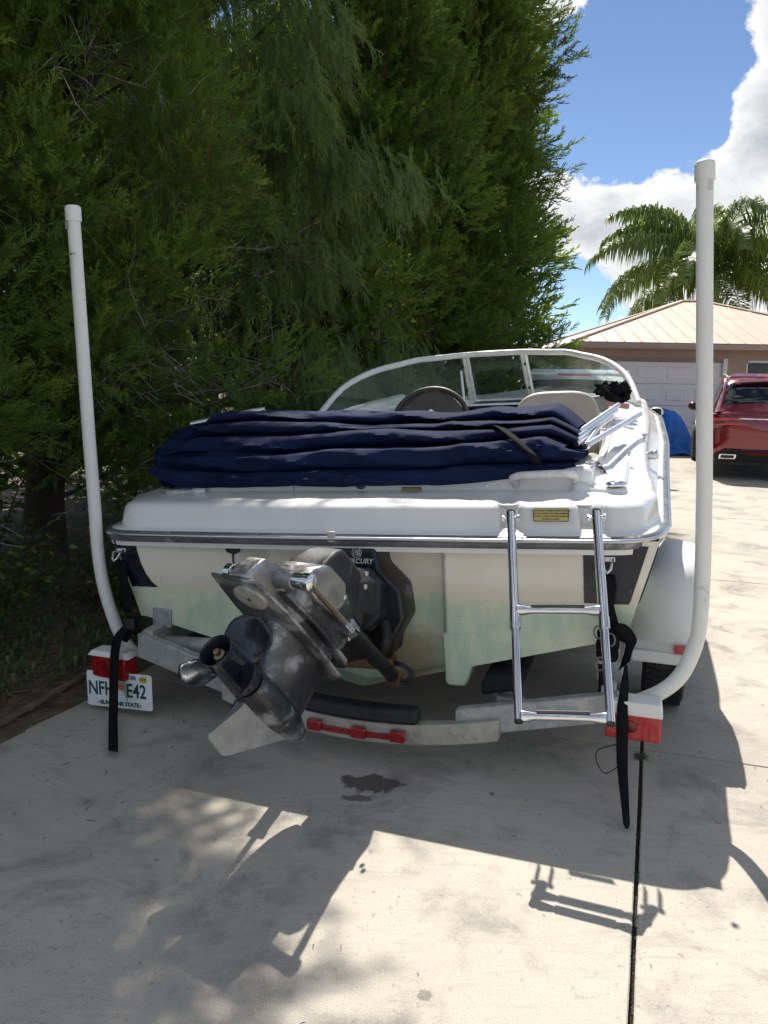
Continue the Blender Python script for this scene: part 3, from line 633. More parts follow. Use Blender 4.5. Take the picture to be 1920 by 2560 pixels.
DRV = drive_mat(); ALU = M('scuffed_cast_aluminium', (.36, .36, .355), .38, .8, var=.25, vs=16, spots=((.08, .08, .08), .05, 10), bump=.2, bs=50)
BARE = M('bare_skeg', (.36, .36, .355), .5, .5, var=.15, vs=12, spots=((.12, .11, .10), .06, 9), bump=.25, bs=70)
def dsec(v, u0, u1, w, e=2.6, n=28):
    P = []
    for j in range(n):
        a = 2*math.pi*j/n; ca, sa = math.cos(a), math.sin(a)
        P.append(((u0+u1)/2+(u1-u0)/2*math.copysign(abs(ca)**(2/e), ca), v, w*math.copysign(abs(sa)**(2/e), sa)))
    return P
od = MB().loft([dsec(-.49, -.28, .02, .085, 3.4), dsec(-.47, -.30, .05, .098, 3.6), dsec(-.42, -.32, .075, .102, 3.6), dsec(-.34, -.335, .09, .092, 3.2), dsec(-.28, -.335, .10, .07, 2.6), dsec(-.22, -.335, .06, .055, 2.2), dsec(-.13, -.335, 0, .046, 2), dsec(-.04, -.33, -.02, .05, 2), dsec(.0, -.30, -.05, .05, 2)]).build('outdrive', DRV, boat, smooth=45, subsurf=1)
MB().prism([(-.31, -.44), (.045, -.44), (.035, -.50), (-.005, -.575), (-.04, -.615), (-.19, -.625), (-.29, -.56)], lambda p, s: (p[0], p[1], (-1, 1)[s]*lerp(.098, .062, min(1, max(0, (-.44-p[1])/.18))))).build('upper_housing', M('matte_black_casting', (.020, .021, .024), .5, .1, var=.4, vs=7, spots=((.13, .13, .13), .12, 9), bump=.3, bs=60), od, smooth=35, bevel=.014, seg=3); od.matrix_local = DR; od['label'] = 'tilted-up grey and black stern drive with propeller'
MB().lathe([(0, .058), (-.02, .064), (-.10, .068), (-.20, .066), (-.29, .055), (-.36, .036), (-.40, .014), (-.408, .0)], (0, 0, 0), (1, 0, 0), 28).build('gear_case', DRV, od, smooth=60)
MB().prism([(-.02, .055), (-.012, .09), (.048, .215), (.035, .228), (-.052, .240), (-.075, .232), (-.26, .085), (-.31, .045), (-.2, .03)], lambda p, s: (p[0], p[1], (-1, 1)[s]*lerp(.016, .005, min(1, max(0, (p[1]-.05)/.18))))).build('skeg', BARE, od, bevel=.003, smooth=30)
def plate(poly, v0, v1, nm, mat, bev=.004): return MB().prism(poly, lambda p, s: (p[0], (v0, v1)[s], p[1])).build(nm, mat, od, bevel=bev, smooth=30)
plate([(.305, -.105), (.285, .085), (.12, .118), (-.10, .125), (-.30, .115), (-.345, .06), (-.345, -.06), (-.30, -.115), (-.10, -.125), (.12, -.125)], -.232, -.220, 'ventilation_plate', DRV)
plate([(.13, -.075), (.13, .085), (-.05, .110), (-.30, .108), (-.36, .07), (-.36, -.07), (-.30, -.108), (-.05, -.110)], -.300, -.284, 'splash_plate', DRV, .005)
MB().lathe([(0, .064), (.008, .063), (.011, .058)], (.195, -.221, .005), (0, 1, 0), 28).build('anode_disc', M('zinc_anode', (.50, .50, .47), .5, .6, var=.15, vs=30, bump=.2), od, smooth=40)
MB().lathe([(0, .007), (.004, .006)], (.195, -.2095, .005), (0, 1, 0), 8).build('anode_screw', BLACKP, od)
MB().prism([(.300, -.232), (.285, -.285), (.262, -.338), (.215, -.350), (.14, -.335), (.05, -.302), (.03, -.232)], lambda p, s: (p[0], p[1], (-.046, .046)[s])).build('rear_cowl', ALU, od, bevel=.012, seg=3, smooth=40)
for s in (-1, 1):
    MB().lathe([(.03, .040), (.06, .034), (.115, .030)], (.165, -.325, 0), (0, 0, s), 18).build('pivot_boss', ALU, od, smooth=50)
    MB().lathe([(.115, .027), (.16, .027), (.163, .031), (.19, .031), (.194, .026)], (.165, -.325, 0), (0, 0, s), 18).build('pivot_cap', CHROME, od, smooth=40)
MB().prism([(.105, -.365), (.092, -.43), (.03, -.492), (-.10, -.505), (-.155, -.45), (-.13, -.375), (0, -.350)], lambda p, s: (p[0], p[1], (-.107, .107)[s])).build('top_cover', ALU, od, bevel=.018, seg=3, smooth=45)
for u, v in ((-.12, -.455), (-.20, -.56), (-.17, -.60), (-.25, -.36)):
    MB().lathe([(0, .012), (.008, .012), (.010, .007)], (u, v, .104), (0, 0, 1), 6).build('bolt', STEEL, od, smooth=0)
# numbered scratch-like casting seam and side vents
for q in range(6): MB().box((-.20+.012*q, -.10+.016*q, .046), (.004, .010, .004)).build('water_slot', BLACKP, od, smooth=0)
# propeller: flared hub, nut, blades
PROPM = M('black_propeller', (.014, .016, .026), .3, .1, var=.3, vs=8, coat=.3, spots=((.06, .065, .08), .05, 9))
prop = MB().loft([[(u, r*math.cos(a), r*math.sin(a)) for a in np.linspace(0, 6.283, 33)[:-1]] for u, r in ((.012, .057), (.02, .060), (.10, .054), (.17, .052), (.195, .056), (.207, .060), (.208, .056), (.196, .050), (.15, .047), (.10, .046), (.10, .02))]).build('propeller', PROPM, od, smooth=40)
mbn = MB().lathe([(.10, .026), (.165, .026), (.168, .022), (.185, .020), (.188, .011), (.205, .011), (.207, .008)], (0, 0, 0), (1, 0, 0), 12); o = mbn.build('prop_nut', M('tarnished_brass', (.30, .25, .16), .45, .8, var=.25, vs=30), od, smooth=30)
def blade(th0):
    g = []
    for i, rf in enumerate(np.linspace(0, 1, 13)):
        r = lerp(.048, .182, rf); ch = .165*math.sqrt(max(.0, 1-((rf-.45)/.56)**2))+.004 if rf > 0.0 else .10
        ch = max(.01, min(.17, .085+.10*math.sin(rf*math.pi*.62)) * (1-max(0, (rf-.72)/.28)**2.2)**.5 if rf < 1 else .012)
        pitch = math.atan2(.48/(2*math.pi), r); row = []
        for c in np.linspace(-.5, .5, 11):
            s = ch*c; du = s*math.sin(pitch); da = s*math.cos(pitch)/r+.35*rf*rf; rake = .055*rf*rf
            camb = .012*(1-(2*c)**2)
            u = .085-du+rake+camb*math.cos(pitch); th = th0+da
            row.append((u, -r*math.cos(th), r*math.sin(th)))
        g.append(row)
    return MB().grid(g).build('blade', PROPM, prop, smooth=70, solid=.005)
for k in range(3): blade(R_(-6+120*k))
# trim rams
for s in (-1, 1):
    p0 = DR @ Vector((.165, -.325, s*.178)); p1 = Vector((s*.165, -.06, .365)) if s > 0 else Vector((-.185, -.06, .365)); d = (p1-p0).normalized(); L = (p1-p0).length
    ram = MB().tube([p0+d*.42*L, p1], .028, 16).build('trim_ram', BLACKP, boat, smooth=40)
    MB().tube([p0, p0+d*.43*L], .0115, 12).build('ram_rod', M('brassy_rod', (.55, .50, .38), .18, .9, var=.1), ram, smooth=60)
    MB().tube([p0+d*.405*L, p0+d*.445*L], .0325, 16).build('ram_gland', CHROME, ram, smooth=40)
    MB().tube([p1-d*.02, p1+d*.035], .034, 12).build('ram_foot', M('rusty_steel', (.16, .085, .045), .8, .2, var=.4, vs=25, bump=.4), ram, smooth=40)
# gimbal housing on the transom and bellows
gp = [(-.10, .925), (.105, .925), (.12, .835), (.21, .745), (.226, .61), (.168, .515), (.155, .44), (-.155, .44), (-.165, .515), (-.225, .61), (-.21, .745), (-.12, .835)]
gim = MB().prism(gp, lambda p, s: (p[0], (.165, -.045)[s], p[1]) if s == 0 else (p[0]*.97, -.045, .68+(p[1]-.68)*.97)).build('gimbal_housing', BLACKP, boat, bevel=.016, seg=3, smooth=40)
q0 = DR @ Vector((-.20, -.50, 0)); q1 = Vector((0, .0, .68))
dn_ = (q1-q0).normalized(); sx_ = dn_.cross(Vector((0, 0, 1))).normalized(); sz_ = sx_.cross(dn_); oct_ = [(-.6, -1), (.6, -1), (1, -.55), (1, .55), (.6, 1), (-.6, 1), (-1, .55), (-1, -.55)]
MB().loft([[q0.lerp(q1, f)+sx_*x*r+sz_*z*r for x, z in oct_] for f, r in ((0, .095), (.25, .118), (.45, .118), (.47, .105), (.55, .105), (.57, .128), (1, .135))]).build('bell_housing', MATS['matte_black_casting'], boat, smooth=25, bevel=.006)
mb = MB(); q0 = DR @ Vector((-.25, -.30, 0)); q1 = Vector((0.0, .02, .50)); pts = [q0.lerp(q1, f) for f in np.linspace(0, 1, 15)]; mb.tube(pts, [.075+.008*(i % 2) for i in range(15)], 16); mb.build('exhaust_bellows', RUBBER, boat, smooth=30)
MB().tube(spline([(.13, -.05, .60), (.145, -.09, .55), (.13, -.1, .49), (.08, -.08, .44)], 12), .028, 10).build('water_hose', RUBBER, boat, smooth=60)
MB().box((.02, -.05, .43), (.30, .09, .05), None).build('lower_bracket', M('rusty_steel', (.16, .085, .045), .8, .2, var=.4, vs=25, bump=.4), boat, bevel=.012)
for q in range(2):
    r = .001*q; MB().tube(spline([(.135, -.055, .425-q*.008), (.19, -.065, .435-q*.01), (.245-q*.012, -.065, .405), (.250-q*.014, -.065, .365+q*.01), (.21, -.065, .345+q*.012), (.165, -.06, .385), (.14, -.055, .405)], 30), .0065, 8).build('hydraulic_hose', RUBBER, boat, smooth=60)
put_text('maker_lettering', 'MERCURY', .03, M('silver_print', (.55, .55, .56), .4), gim, frame((.02, -.0475, .862), (1, 0, 0), (0, 0, 1)), shear=.25, bold=.0008)
cm = Vector((.018, -.047, .898)); mb = MB().tube([cm+Vector((.021*math.cos(a), 0, .021*math.sin(a))) for a in np.linspace(0, 6.283, 21)], .0016, 5, False)
for k in range(3): mb.tube(spline([cm+Vector((-.016+.008*k, 0, -.014)), cm+Vector((-.012+.008*k, 0, .002)), cm+Vector((-.002+.007*k, 0, .013)), cm+Vector((.001+.006*k, 0, -.003)), cm+Vector((.004+.005*k, 0, -.012))], 9), .0016, 5, False)
mb.build('maker_emblem', MATS['silver_print'], gim)

# ------------------------------------------------------------------ folded canvas top with its frame
top = empty('folded_bimini_top', BOAT_M)
tag(top, 'navy blue canvas top folded into a long bundle across the stern deck', 'canvas top')
def canvas_mat():
    m, t, b = base_nodes('navy_canvas')
    n1 = noise_tex(t, 4, 6, .6, stretch=(.5, 1, 1)); n2 = noise_tex(t, 420, 2, .5)
    c = cmix(t, ramp(t, n1, .3, .7), (.006, .010, .035), (.011, .021, .068)); wire(t, c, b.inputs['Base Color'])
    b.inputs['Roughness'].default_value = .85; b.inputs['Specular IOR Level'].default_value = .12; mixh = N(t, 'ShaderNodeMath', operation='MULTIPLY_ADD', inp={1: .06}); wire(t, n2, mixh.inputs[0]); wire(t, noise_tex(t, 16, 6, .6, stretch=(.35, 1, 1), dist=.5), mixh.inputs[2]); add_bump(t, b, mixh.outputs[0], .3, .012); return m
CANV = canvas_mat(); cv = MB()
def roll(x0, x1, yc, zc, ry, rz, seed, sag=0., droop_l=0., n=130, m=44, fold=.25, endl=.12, endr=.12):
    rings = []
    for i in range(n+1):
        f = i/n; x = lerp(x0, x1, f); e = min(1, (f+.002)/endl)**.5*min(1, (1-f+.002)/endr)**.5 if (endl and endr) else 1
        e = max(.05, e); y = interp(f, [k/(len(yc)-1) for k in range(len(yc))], yc)+.03*fbm(x*2.2, seed, 1.1); z = interp(f, [k/(len(zc)-1) for k in range(len(zc))], zc)+.012*fbm(x*2.6, seed, 5.2)
        k1 = 1+.20*fbm(x*1.7, seed, 9.); ring = []
        for j in range(m):
            a = 2*math.pi*j/m; ca, sa = math.cos(a), math.sin(a)
            rg = 1-abs(fbm(x*.75+.35*fbm(x*2.5, a, seed), a*.7+seed*3.1, seed, 2)); rg2 = 1-abs(fbm(x*1.9, a*2.3+seed*1.7, seed+4, 2))
            w = 1+fold*.55*fbm(ca*1.6+seed, sa*1.6, x*.9, 3)+.20*(max(0, rg)**2.5-.5)
            ring.append((x+.012*fbm(a*2, x*3, seed), y+ry*k1*e*w*math.copysign(abs(ca)**.8, ca), z+rz*k1*e*w*math.copysign(abs(sa)**.85, sa)+droop_l*max(0, .14-f)/.14*min(0, sa)))
        rings.append(ring)
    cv.loft(rings)
def zb(px, py, ly): return bp(px, py, ly)[2]
def pleats(x0, x1, nx=170):
    """a stack of loose folds: each fold noses out towards the stern at its own level, thickness and depth"""
    LV = [(1.180, .258), (1.270, .30), (1.325, .40), (1.375, .50), (1.425, .66)]; SL = [0, -.035, .05, -.04, 0]; rows = []
    for i in range(nx+1):
        f = i/nx; x = lerp(x0, x1, f); e = min(1, f/.10+.12)**.6*min(1, (1-f)/.10+.42)**.6; row = []
        zc, slope = 1.285, interp(f, [0, .25, .5, .8, 1], [0, .012, .0, -.008, -.02]); zs = []
        for k, (z0, y0) in enumerate(LV):
            z = z0+.075*fbm(x*.85+k*3.3, k*1.9, .5, 2)*(k > 0)+slope*(k/4)+SL[k]*(f-.5); zs.append(z)
        for k in range(1, 5): zs[k] = max(zs[k], zs[k-1]+.022)
        bz = 1.142+.010*fbm(x*1.7, 5.5, 2)+.05*sstep(.72, 1, f); tz = zs[-1]+.035+.02*fbm(x*2.1, 8.8, 1.)
        for k, (z0, y0) in enumerate(LV):
            lo = bz if k == 0 else (zs[k-1]+zs[k])/2; hi = tz if k == 4 else (zs[k]+zs[k+1])/2; yn = y0+(.02 if k == 0 else .075)*fbm(x*1.3+k*2.1, k*4.7, 3.1, 3)+.05*sstep(.7, 1, f)*(1-k/4); dep = .035 if k < 2 else .11
            zc_ = (lo+hi)/2; hh = (hi-lo)/2*.97
            for j in range(11):
                a = -math.pi/2+math.pi*j/10; ny = yn+dep*(1-abs(math.cos(a))**.75); nz = zc_+hh*math.copysign(abs(math.sin(a))**.9, a)
                cr = .016*fbm(x*3.2+k, nz*12, k*1.3, 3)+.030*max(0, 1-abs(fbm(x*1.5+nz*11, k*2.7, 1.1, 2))*2.6)**2
                row.append((x+.01*fbm(nz*9, x*4, k)+.09*fbm(k*3.7, nz*7, 2.)*(sstep(.88, 1, f)+sstep(.1, 0, f)), ny-cr*abs(math.cos(a))**.5, nz+.3*cr))
        row += [(x, .86, tz+.012), (x, 1.0, tz-.05), (x, 1.02, 1.2)]
        row = [(p[0], lerp(.66, p[1], lerp(.75, 1, e)), lerp(zc-.04, p[2], e)) for p in row]; rows.append(row)
    cv.grid(rows)
pleats(-1.20, .90)
roll(-1.26, -.50, [.48, .44, .48], [1.25, 1.232, 1.265], .11, .105, 7.2, droop_l=.08, endr=.5, endl=.1)                             # draped left end
roll(.25, .93, [.44, .46, .52], [1.205, 1.215, 1.265], .11, .05, 8.8, endl=.5, endr=.25)
for k in range(7):
    roll(-1.29+.02*random.random(), -1.02, [.50+.05*k*.6, .50+.06*k*.6], [1.22+.03*k, 1.235+.03*k], .06, .035, 11.+k, n=24, m=20, endl=.5, endr=.9, fold=.6)
cvo = cv.build('canvas', CANV, top, smooth=75, fix=False)
sp = [Vector(bp(px, py, ly)) for px, py, ly in ((1226, 1060, .60), (1246, 1066, .46), (1272, 1084, .36), (1302, 1110, .285), (1332, 1140, .235), (1344, 1160, .25))]
sg = spline(sp, 24); MB().grid([[p+Vector((-.023, 0, .006)), p+Vector((.023, 0, -.006))] for p in sg]).build('strap', M('black_webbing', (.010, .010, .011), .85, var=.3, vs=30, spec=.1), top, smooth=60, solid=.004)
def bimini(p0, y0, p1, y1, r=.0125, nm='frame_tube'):
    a, b = Vector(bp(*p0, y0)), Vector(bp(*p1, y1)); return MB().tube([a, b], r, 12).build(nm, STEEL, top, smooth=60)
bimini((1440, 1085), .62, (1546, 1012), 1.35); bimini((1440, 1098), .60, (1540, 1024), 1.30); bimini((1440, 1110), .58, (1530, 1040), 1.25)
bimini((1462, 1116), .55, (1600, 1035), 1.5, .0135); bimini((1505, 1055), 1.05, (1465, 1112), .58, .010)
bimini((478, 1060), .70, (662, 1024), .80, .0165)
MB().sphere(bp(1466, 1114, .57), .02, 10, 6).build('frame_joint', CHROME, top)
# ================================================================== TRAILER
trl = empty('boat_trailer', TRAIL_M); tag(trl, 'galvanised boat trailer under the boat, with two tall white guide poles', 'trailer')
def galv_mat(name, base, rust):
    m, t, b = base_nodes(name)
    v = N(t, 'ShaderNodeTexVoronoi', inp={'Scale': 38}); c = N(t, 'ShaderNodeTexCoord'); wire(t, c.outputs['Object'], v.inputs['Vector']); sp = N(t, 'ShaderNodeSeparateColor'); wire(t, v.outputs['Color'], sp.inputs[0])
    n1 = noise_tex(t, 7, 8, .7); col = cmix(t, sp.outputs[0], tuple(x*.85 for x in base), tuple(x*1.12 for x in base))
    col = cmix(t, ramp(t, n1, .45, .75), col, (.55, .53, .48)); n2 = noise_tex(t, 5, 8, .75, dist=.5); col = cmix(t, ramp(t, n2, .62-rust, .78-rust), col, (.36, .24, .11))
    wire(t, col, b.inputs['Base Color']); b.inputs['Metallic'].default_value = .35; b.inputs['Roughness'].default_value = .55; return m
GALV = galv_mat('galvanised_steel', (.36, .37, .37), -.06); GALR = galv_mat('weathered_galvanised', (.42, .40, .34), .07)
PVC = M('white_pvc', (.80, .79, .74), .35, var=.03, vs=4, spots=((.62, .60, .54), .08, 7))
# guide poles
def pole(pts, ly, captop, nm='guide_pole'):
    P = [Vector(p) for p in pts]; return MB().tube(P, .030, 16).build(nm, PVC, trl, smooth=60)
def ctr(px, py, ly): return Vector(tp(px, py, ly))
def gpole(keys, cap):
    P = [ctr(*k) for k in keys]; sp_ = [P[0].lerp(P[1], f) for f in np.linspace(0, .9, 6)]+spline(P[1:], 40)
    o = MB().tube(sp_, .0295, 18).build('guide_pole', PVC, trl, smooth=60); d = (P[0]-P[1]).normalized()
    MB().lathe([(-.055, .0355), (-.001, .0355), (.008, .034), (.013, .028), (.016, .014), (.0165, 0)], P[0], d, 20).build('pole_cap', PVC, o, smooth=45)
    return o, d, P
lp, ld, LP = gpole([(182, 522, 0), (223, 1100, 0), (236, 1260, 0), (244, 1370, 0), (259, 1465, .01), (289, 1560, .03), (316, 1610, .05), (345, 1640, .06)], 1)
rp_, rd, RP = gpole([(1762, 412, 0), (1761, 1200, 0), (1757, 1420, 0), (1748, 1560, -.01), (1732, 1628, -.02), (1700, 1690, -.03), (1655, 1728, -.04), (1600, 1752, -.03)], 1)
# small reflective sticker / wire gap under the caps
for P, d, sx_ in ((LP, ld, -1), (RP, rd, 1)):
    p = P[0]-d*.075; MB().box(p+Vector((sx_*.016, -.0265, 0)), (.018, .004, .032)).build('pole_sticker', M('dull_grey', (.30, .30, .28), .6) if sx_ < 0 else M('clear_tape', (.62, .62, .58), .3), trl, smooth=0)
# tail lights
REDL = M('red_lens', (.30, .006, .010), .2, var=.25, vs=60, coat=.6, bump=.35, bs=300, bd=.002); REDB = M('red_lens_bright', (.50, .012, .015), .22, var=.2, vs=60, coat=.6, bump=.5, bs=260, bd=.003)
def tail_light(cx, cy, cz_, w, h, dpt, mat, rot=0.):
    Rm = Matrix.Rotation(rot, 3, 'Z'); C_ = Vector((cx, cy, cz_))
    o = MB().box(C_, (w, dpt, h), Rm, .98).build('tail_light', mat, trl, bevel=.006, seg=3)
    for q in range(9): MB().box(C_+Rm @ Vector((-w*.42+w*.105*q, -dpt/2-.0005, -h*.06)), (.003, .003, h*.72), Rm).build('lens_rib', mat, o, smooth=0)
    MB().lathe([(0, .026), (.004, .024), (.006, 0)], C_+Rm @ Vector((-w*.05, -dpt/2, .0)), Rm @ Vector((0, -1, 0)), 20).build('lens_reflector', M('dark_red_lens', (.16, .004, .006), .25, coat=.5), o, smooth=40)
    MB().box(C_+Rm @ Vector((w*.505, 0, -h*.05)), (.004, dpt*.8, h*.6), Rm).build('side_lens', mat, o, smooth=0)
    return o
lx, ly_, lz = tp(285, 1652, -.13); tail_light(lx, -.13, lz-.02, .205, .105, .09, REDL, R_(-8))
MB().prism([(-.112, .048), (.112, .048), (.112, -.052), (-.112, -.052)], lambda p, s: (lx+p[0]*(1, .80)[s], -.13+p[1]*(1, .9)[s], lz+(.030, .056)[s])).build('light_cover', PVC, trl, bevel=.006)
rx, _, rz = tp(1583, 1806, -.13); tail_light(rx, -.13, rz-.005, .200, .105, .07, REDB)
MB().prism([(-.105, .05), (.105, .05), (.105, -.052), (-.105, -.052)], lambda p, s: (rx+p[0]*(1, .92)[s], -.13+p[1], rz+(.044, .098)[s])).build('light_cover', PVC, trl, bevel=.006)
# licence plate
pc = Vector(tp(298, 1726, -.165)); pdx = Vector(tp(383, 1690, -.165))-Vector(tp(212, 1674, -.165))
PM = frame(pc, (pdx.x, pdx.y, pdx.z), (0, .04, 1)); pw = .352
WPL = M('plate_white', (.74, .76, .77), .4, var=.05, vs=10); GRP = M('plate_green', (.008, .05, .035), .5); 
plt = MB().prism(rrect(pw, .168, .012), lambda p, s: (p[0], p[1], (-.002, .0)[s])).build('licence_plate', WPL, trl, smooth=0, bevel=.0006); plt.matrix_local = PM
def ptx(t, sz, x, y, mat, **k): put_text('plate_text', t, sz, mat, plt, Matrix.Translation((x, y, .0012)) @ Matrix.Diagonal((k.pop('sx', 1), 1, 1, 1)), **k)
ptx('NFH', .092, -.098, .0, GRP, sx=.78, bold=.0016); ptx('E42', .092, .092, .0, GRP, sx=.78, bold=.0016)
ptx('MYFLORIDA.COM', .026, -.01, .064, GRP, bold=.0006); ptx('SUNSHINE STATE', .027, 0, -.064, GRP, bold=.0010)
for x_ in (-.112, .112): MB().box((x_, -.064, .0012), (.014, .004, .001)).build('plate_dash', GRP, plt, smooth=0)
MB().prism([(.016*math.cos(a), .015*math.sin(a)) for a in np.linspace(0, 6.283, 20, endpoint=False)], lambda p, s: (.012+p[0], .016+p[1], (.0008, .0014)[s])).build('orange_emblem', M('plate_orange', (.70, .16, .03), .5), plt, smooth=0)
MB().prism([(-.028, .045), (.025, .04), (.036, -.02), (.03, -.052), (.018, -.02), (.0, .01), (-.03, .018)], lambda p, s: (.012+p[0], p[1], (.0003, .0007)[s])).build('green_emblem', M('plate_pale_green', (.22, .42, .32), .5), plt, smooth=0)
for q in range(5): MB().sphere((.012+.012*math.cos(q*1.3), -.012+.008*math.sin(q*1.3), .001), .004, 6, 4, (1, 1, .2)).build('blossom', WPL, plt)
MB().box((.132, .060, .0008), (.036, .030, .0012)).build('expiry_sticker', M('sticker_yellow', (.62, .50, .06), .5), plt, smooth=0); ptx('07-21', .017, .132, .060, M('plate_black', (.01, .01, .01), .5), bold=.0006)
for x_ in (-.086, .086): MB().lathe([(0, .007), (.004, .006)], (x_, .068, .001), (0, 0, 1), 6).build('plate_bolt', STEEL, plt, smooth=0)
MB().box(pc+Vector((.02, .03, .085)), (.06, .05, .04)).build('plate_bracket', GALV, trl, bevel=.004)
# rear crossmember: two galvanised arms and a weathered curved centre
def beam(P, h, d, nm, mat, bev=.005, yoff=0.):
    rings = [[(x, y-d/2, z-h/2), (x, y+d/2, z-h/2), (x, y+d/2, z+h/2), (x, y-d/2, z+h/2)] for x, y, z in P]; return MB().loft(rings).build(nm, mat, trl, bevel=bev, smooth=35)
cen = [(x, -.20+.03*(x/.6)**2, .125+.20*(x-.02)**2) for x in np.linspace(-.60, .62, 25)]
beam(cen, .088, .055, 'crossmember', GALR)
for s in (-1, 1):
    arm = [(s*x, -.155+.06*(x-.44), lerp(.195, .335, (x-.44)/.62)) for x in np.linspace(.44, 1.06, 9)]
    beam(arm, .115, .05, 'crossmember_arm', GALV)
for s in (-1, 1):
    for x, z, r in ((.50, .20, .007), (.545, .208, .007), (.585, .218, .013), (.72, .26, .010)):
        MB().lathe([(0, r), (.005, r), (.007, r*.6)], (s*x, -.178, z-.002), (0, -1, 0), 8).build('bolt', STEEL if r < .012 else M('rusty_bolt', (.11, .085, .06), .7, .4), trl, smooth=0)
MB().lathe([(0, .0095), (.001, .0095)], (.78, -.172, .275), (0, -1, 0), 12).build('frame_hole', BLACKP, trl); MB().lathe([(0, .008), (.001, .008)], (.40, -.21, .16), (0, -1, 0), 12).build('frame_hole', BLACKP, trl)
# centre keel pad and three red clearance lights
kp = [(x, -.205, .208+.16*(x-.03)**2) for x in np.linspace(-.20, .30, 12)]; beam(kp, .062, .085, 'keel_pad', RUBBER, .015)
rb = [(x, -.236, .118+.2*(x-.02)**2) for x in np.linspace(-.165, .245, 10)]; bar = beam(rb, .022, .012, 'light_bar', REDL, .002)
for x in (-.14, .055, .222): MB().box((x, -.248, .128+.2*(x-.02)**2), (.062, .026, .046)).build('clearance_light', REDL, trl, bevel=.005, seg=2)
# main rails, tongue, bunks, axle
for s in (-1, 1):
    mr_ = [(s*x, y, z) for x, y, z in ((1.02, -.12, .345), (1.02, .6, .36), (1.0, 1.8, .40), (.7, 3.4, .42), (.06, 6.2, .45))]
    MB().loft([[(x-.025, y, z-.06), (x+.025, y, z-.06), (x+.025, y, z+.06), (x-.025, y, z+.06)] for x, y, z in mr_]).build('main_rail', GALV, trl, bevel=.005, smooth=30)
    bk = [(s*.60, -.06, .335), (s*.60, 1.2, .345), (s*.55, 2.6, .37)]
    MB().loft([[(x-.085, y, z-.045-.015*s), (x+.085, y, z-.045+.03), (x+.085, y, z+.025+.02), (x-.085, y, z+.025-.012)] for x, y, z in bk] if s > 0 else [[(x-.085, y, z-.015), (x+.085, y, z-.05), (x+.085, y, z+.012), (x-.085, y, z+.045)] for x, y, z in bk]).build('bunk', M('black_carpet', (.012, .012, .013), .95, var=.4, vs=40, bump=.6, bs=200), trl, bevel=.02, smooth=30)
    MB().box((s*.60, .0, .27), (.07, .012, .13)).build('bunk_bracket', GALV, trl, bevel=.003); MB().box((s*.64, -.04, .24), (.11, .05, .09)).build('bunk_bracket', GALV, trl, bevel=.004)
    MB().box((s*1.02, .02, .43), (.10, .05, .09)).build('strap_eye', GALV, trl, bevel=.006)
MB().tube([(-.2, -.0, .30), (-.55, .0, .33), (-1.0, .0, .30)], .045, 14).build('rear_tube', GALV, trl, smooth=60)
MB().tube([(-1.1, .92, .3), (1.1, .92, .3)], .03, 12).build('axle', GALV, trl); MB().box((0, 6.1, .46), (.08, 1.6, .1)).build('tongue', GALV, trl, bevel=.006)
MB().box((0, 2.6, .36), (1.7, .06, .1)).build('crossmember', GALV, trl, bevel=.005)
# wheels and fenders
FEND = M('white_fender_plastic', (.76, .76, .745), .4, var=.04, vs=4, bump=.08, bs=200)
def wheel(x0, x1, y, nm='wheel'):
    s = 1 if x1 > 0 else -1; xc = (x0+x1)/2; w = abs(x1-x0); r = .305
    o = MB().loft([[(xc+dx*w, y+rr_*math.cos(a), r+rr_*math.sin(a)) for a in np.linspace(0, 6.283, 49)[:-1]] for dx, rr_ in ((-.42, .19), (-.5, .24), (-.46, .285), (-.36, .302), (-.2, .305), (0, .306), (.2, .305), (.36, .302), (.46, .285), (.5, .24), (.42, .19))]).build(nm, RUBBER, trl, smooth=40)
    tr_ = MB()
    for q in range(60):
        a = 2*math.pi*q/60
        for dx in (-.33, -.12, .12, .33):
            aa = a+(.03 if dx in (-.12, .33) else 0); tr_.box((xc+dx*w, y+.306*math.cos(aa), r+.306*math.sin(aa)), (w*.16, .020, .008), Matrix.Rotation(aa-math.pi/2, 3, 'X'))
    tr_.build('tread', RUBBER, o, smooth=0)
    MB().lathe([(-.10*s, .19), (.06*s, .19), (.07*s, .17), (.05*s, .12), (.07*s, .06), (.09*s, .04), (.09*s, 0)], (xc, y, r), (1, 0, 0), 24).build('rim', STEEL, o, smooth=40); return o
wheel(1.145, 1.345, .93); wheel(-1.145, -1.345, .93)
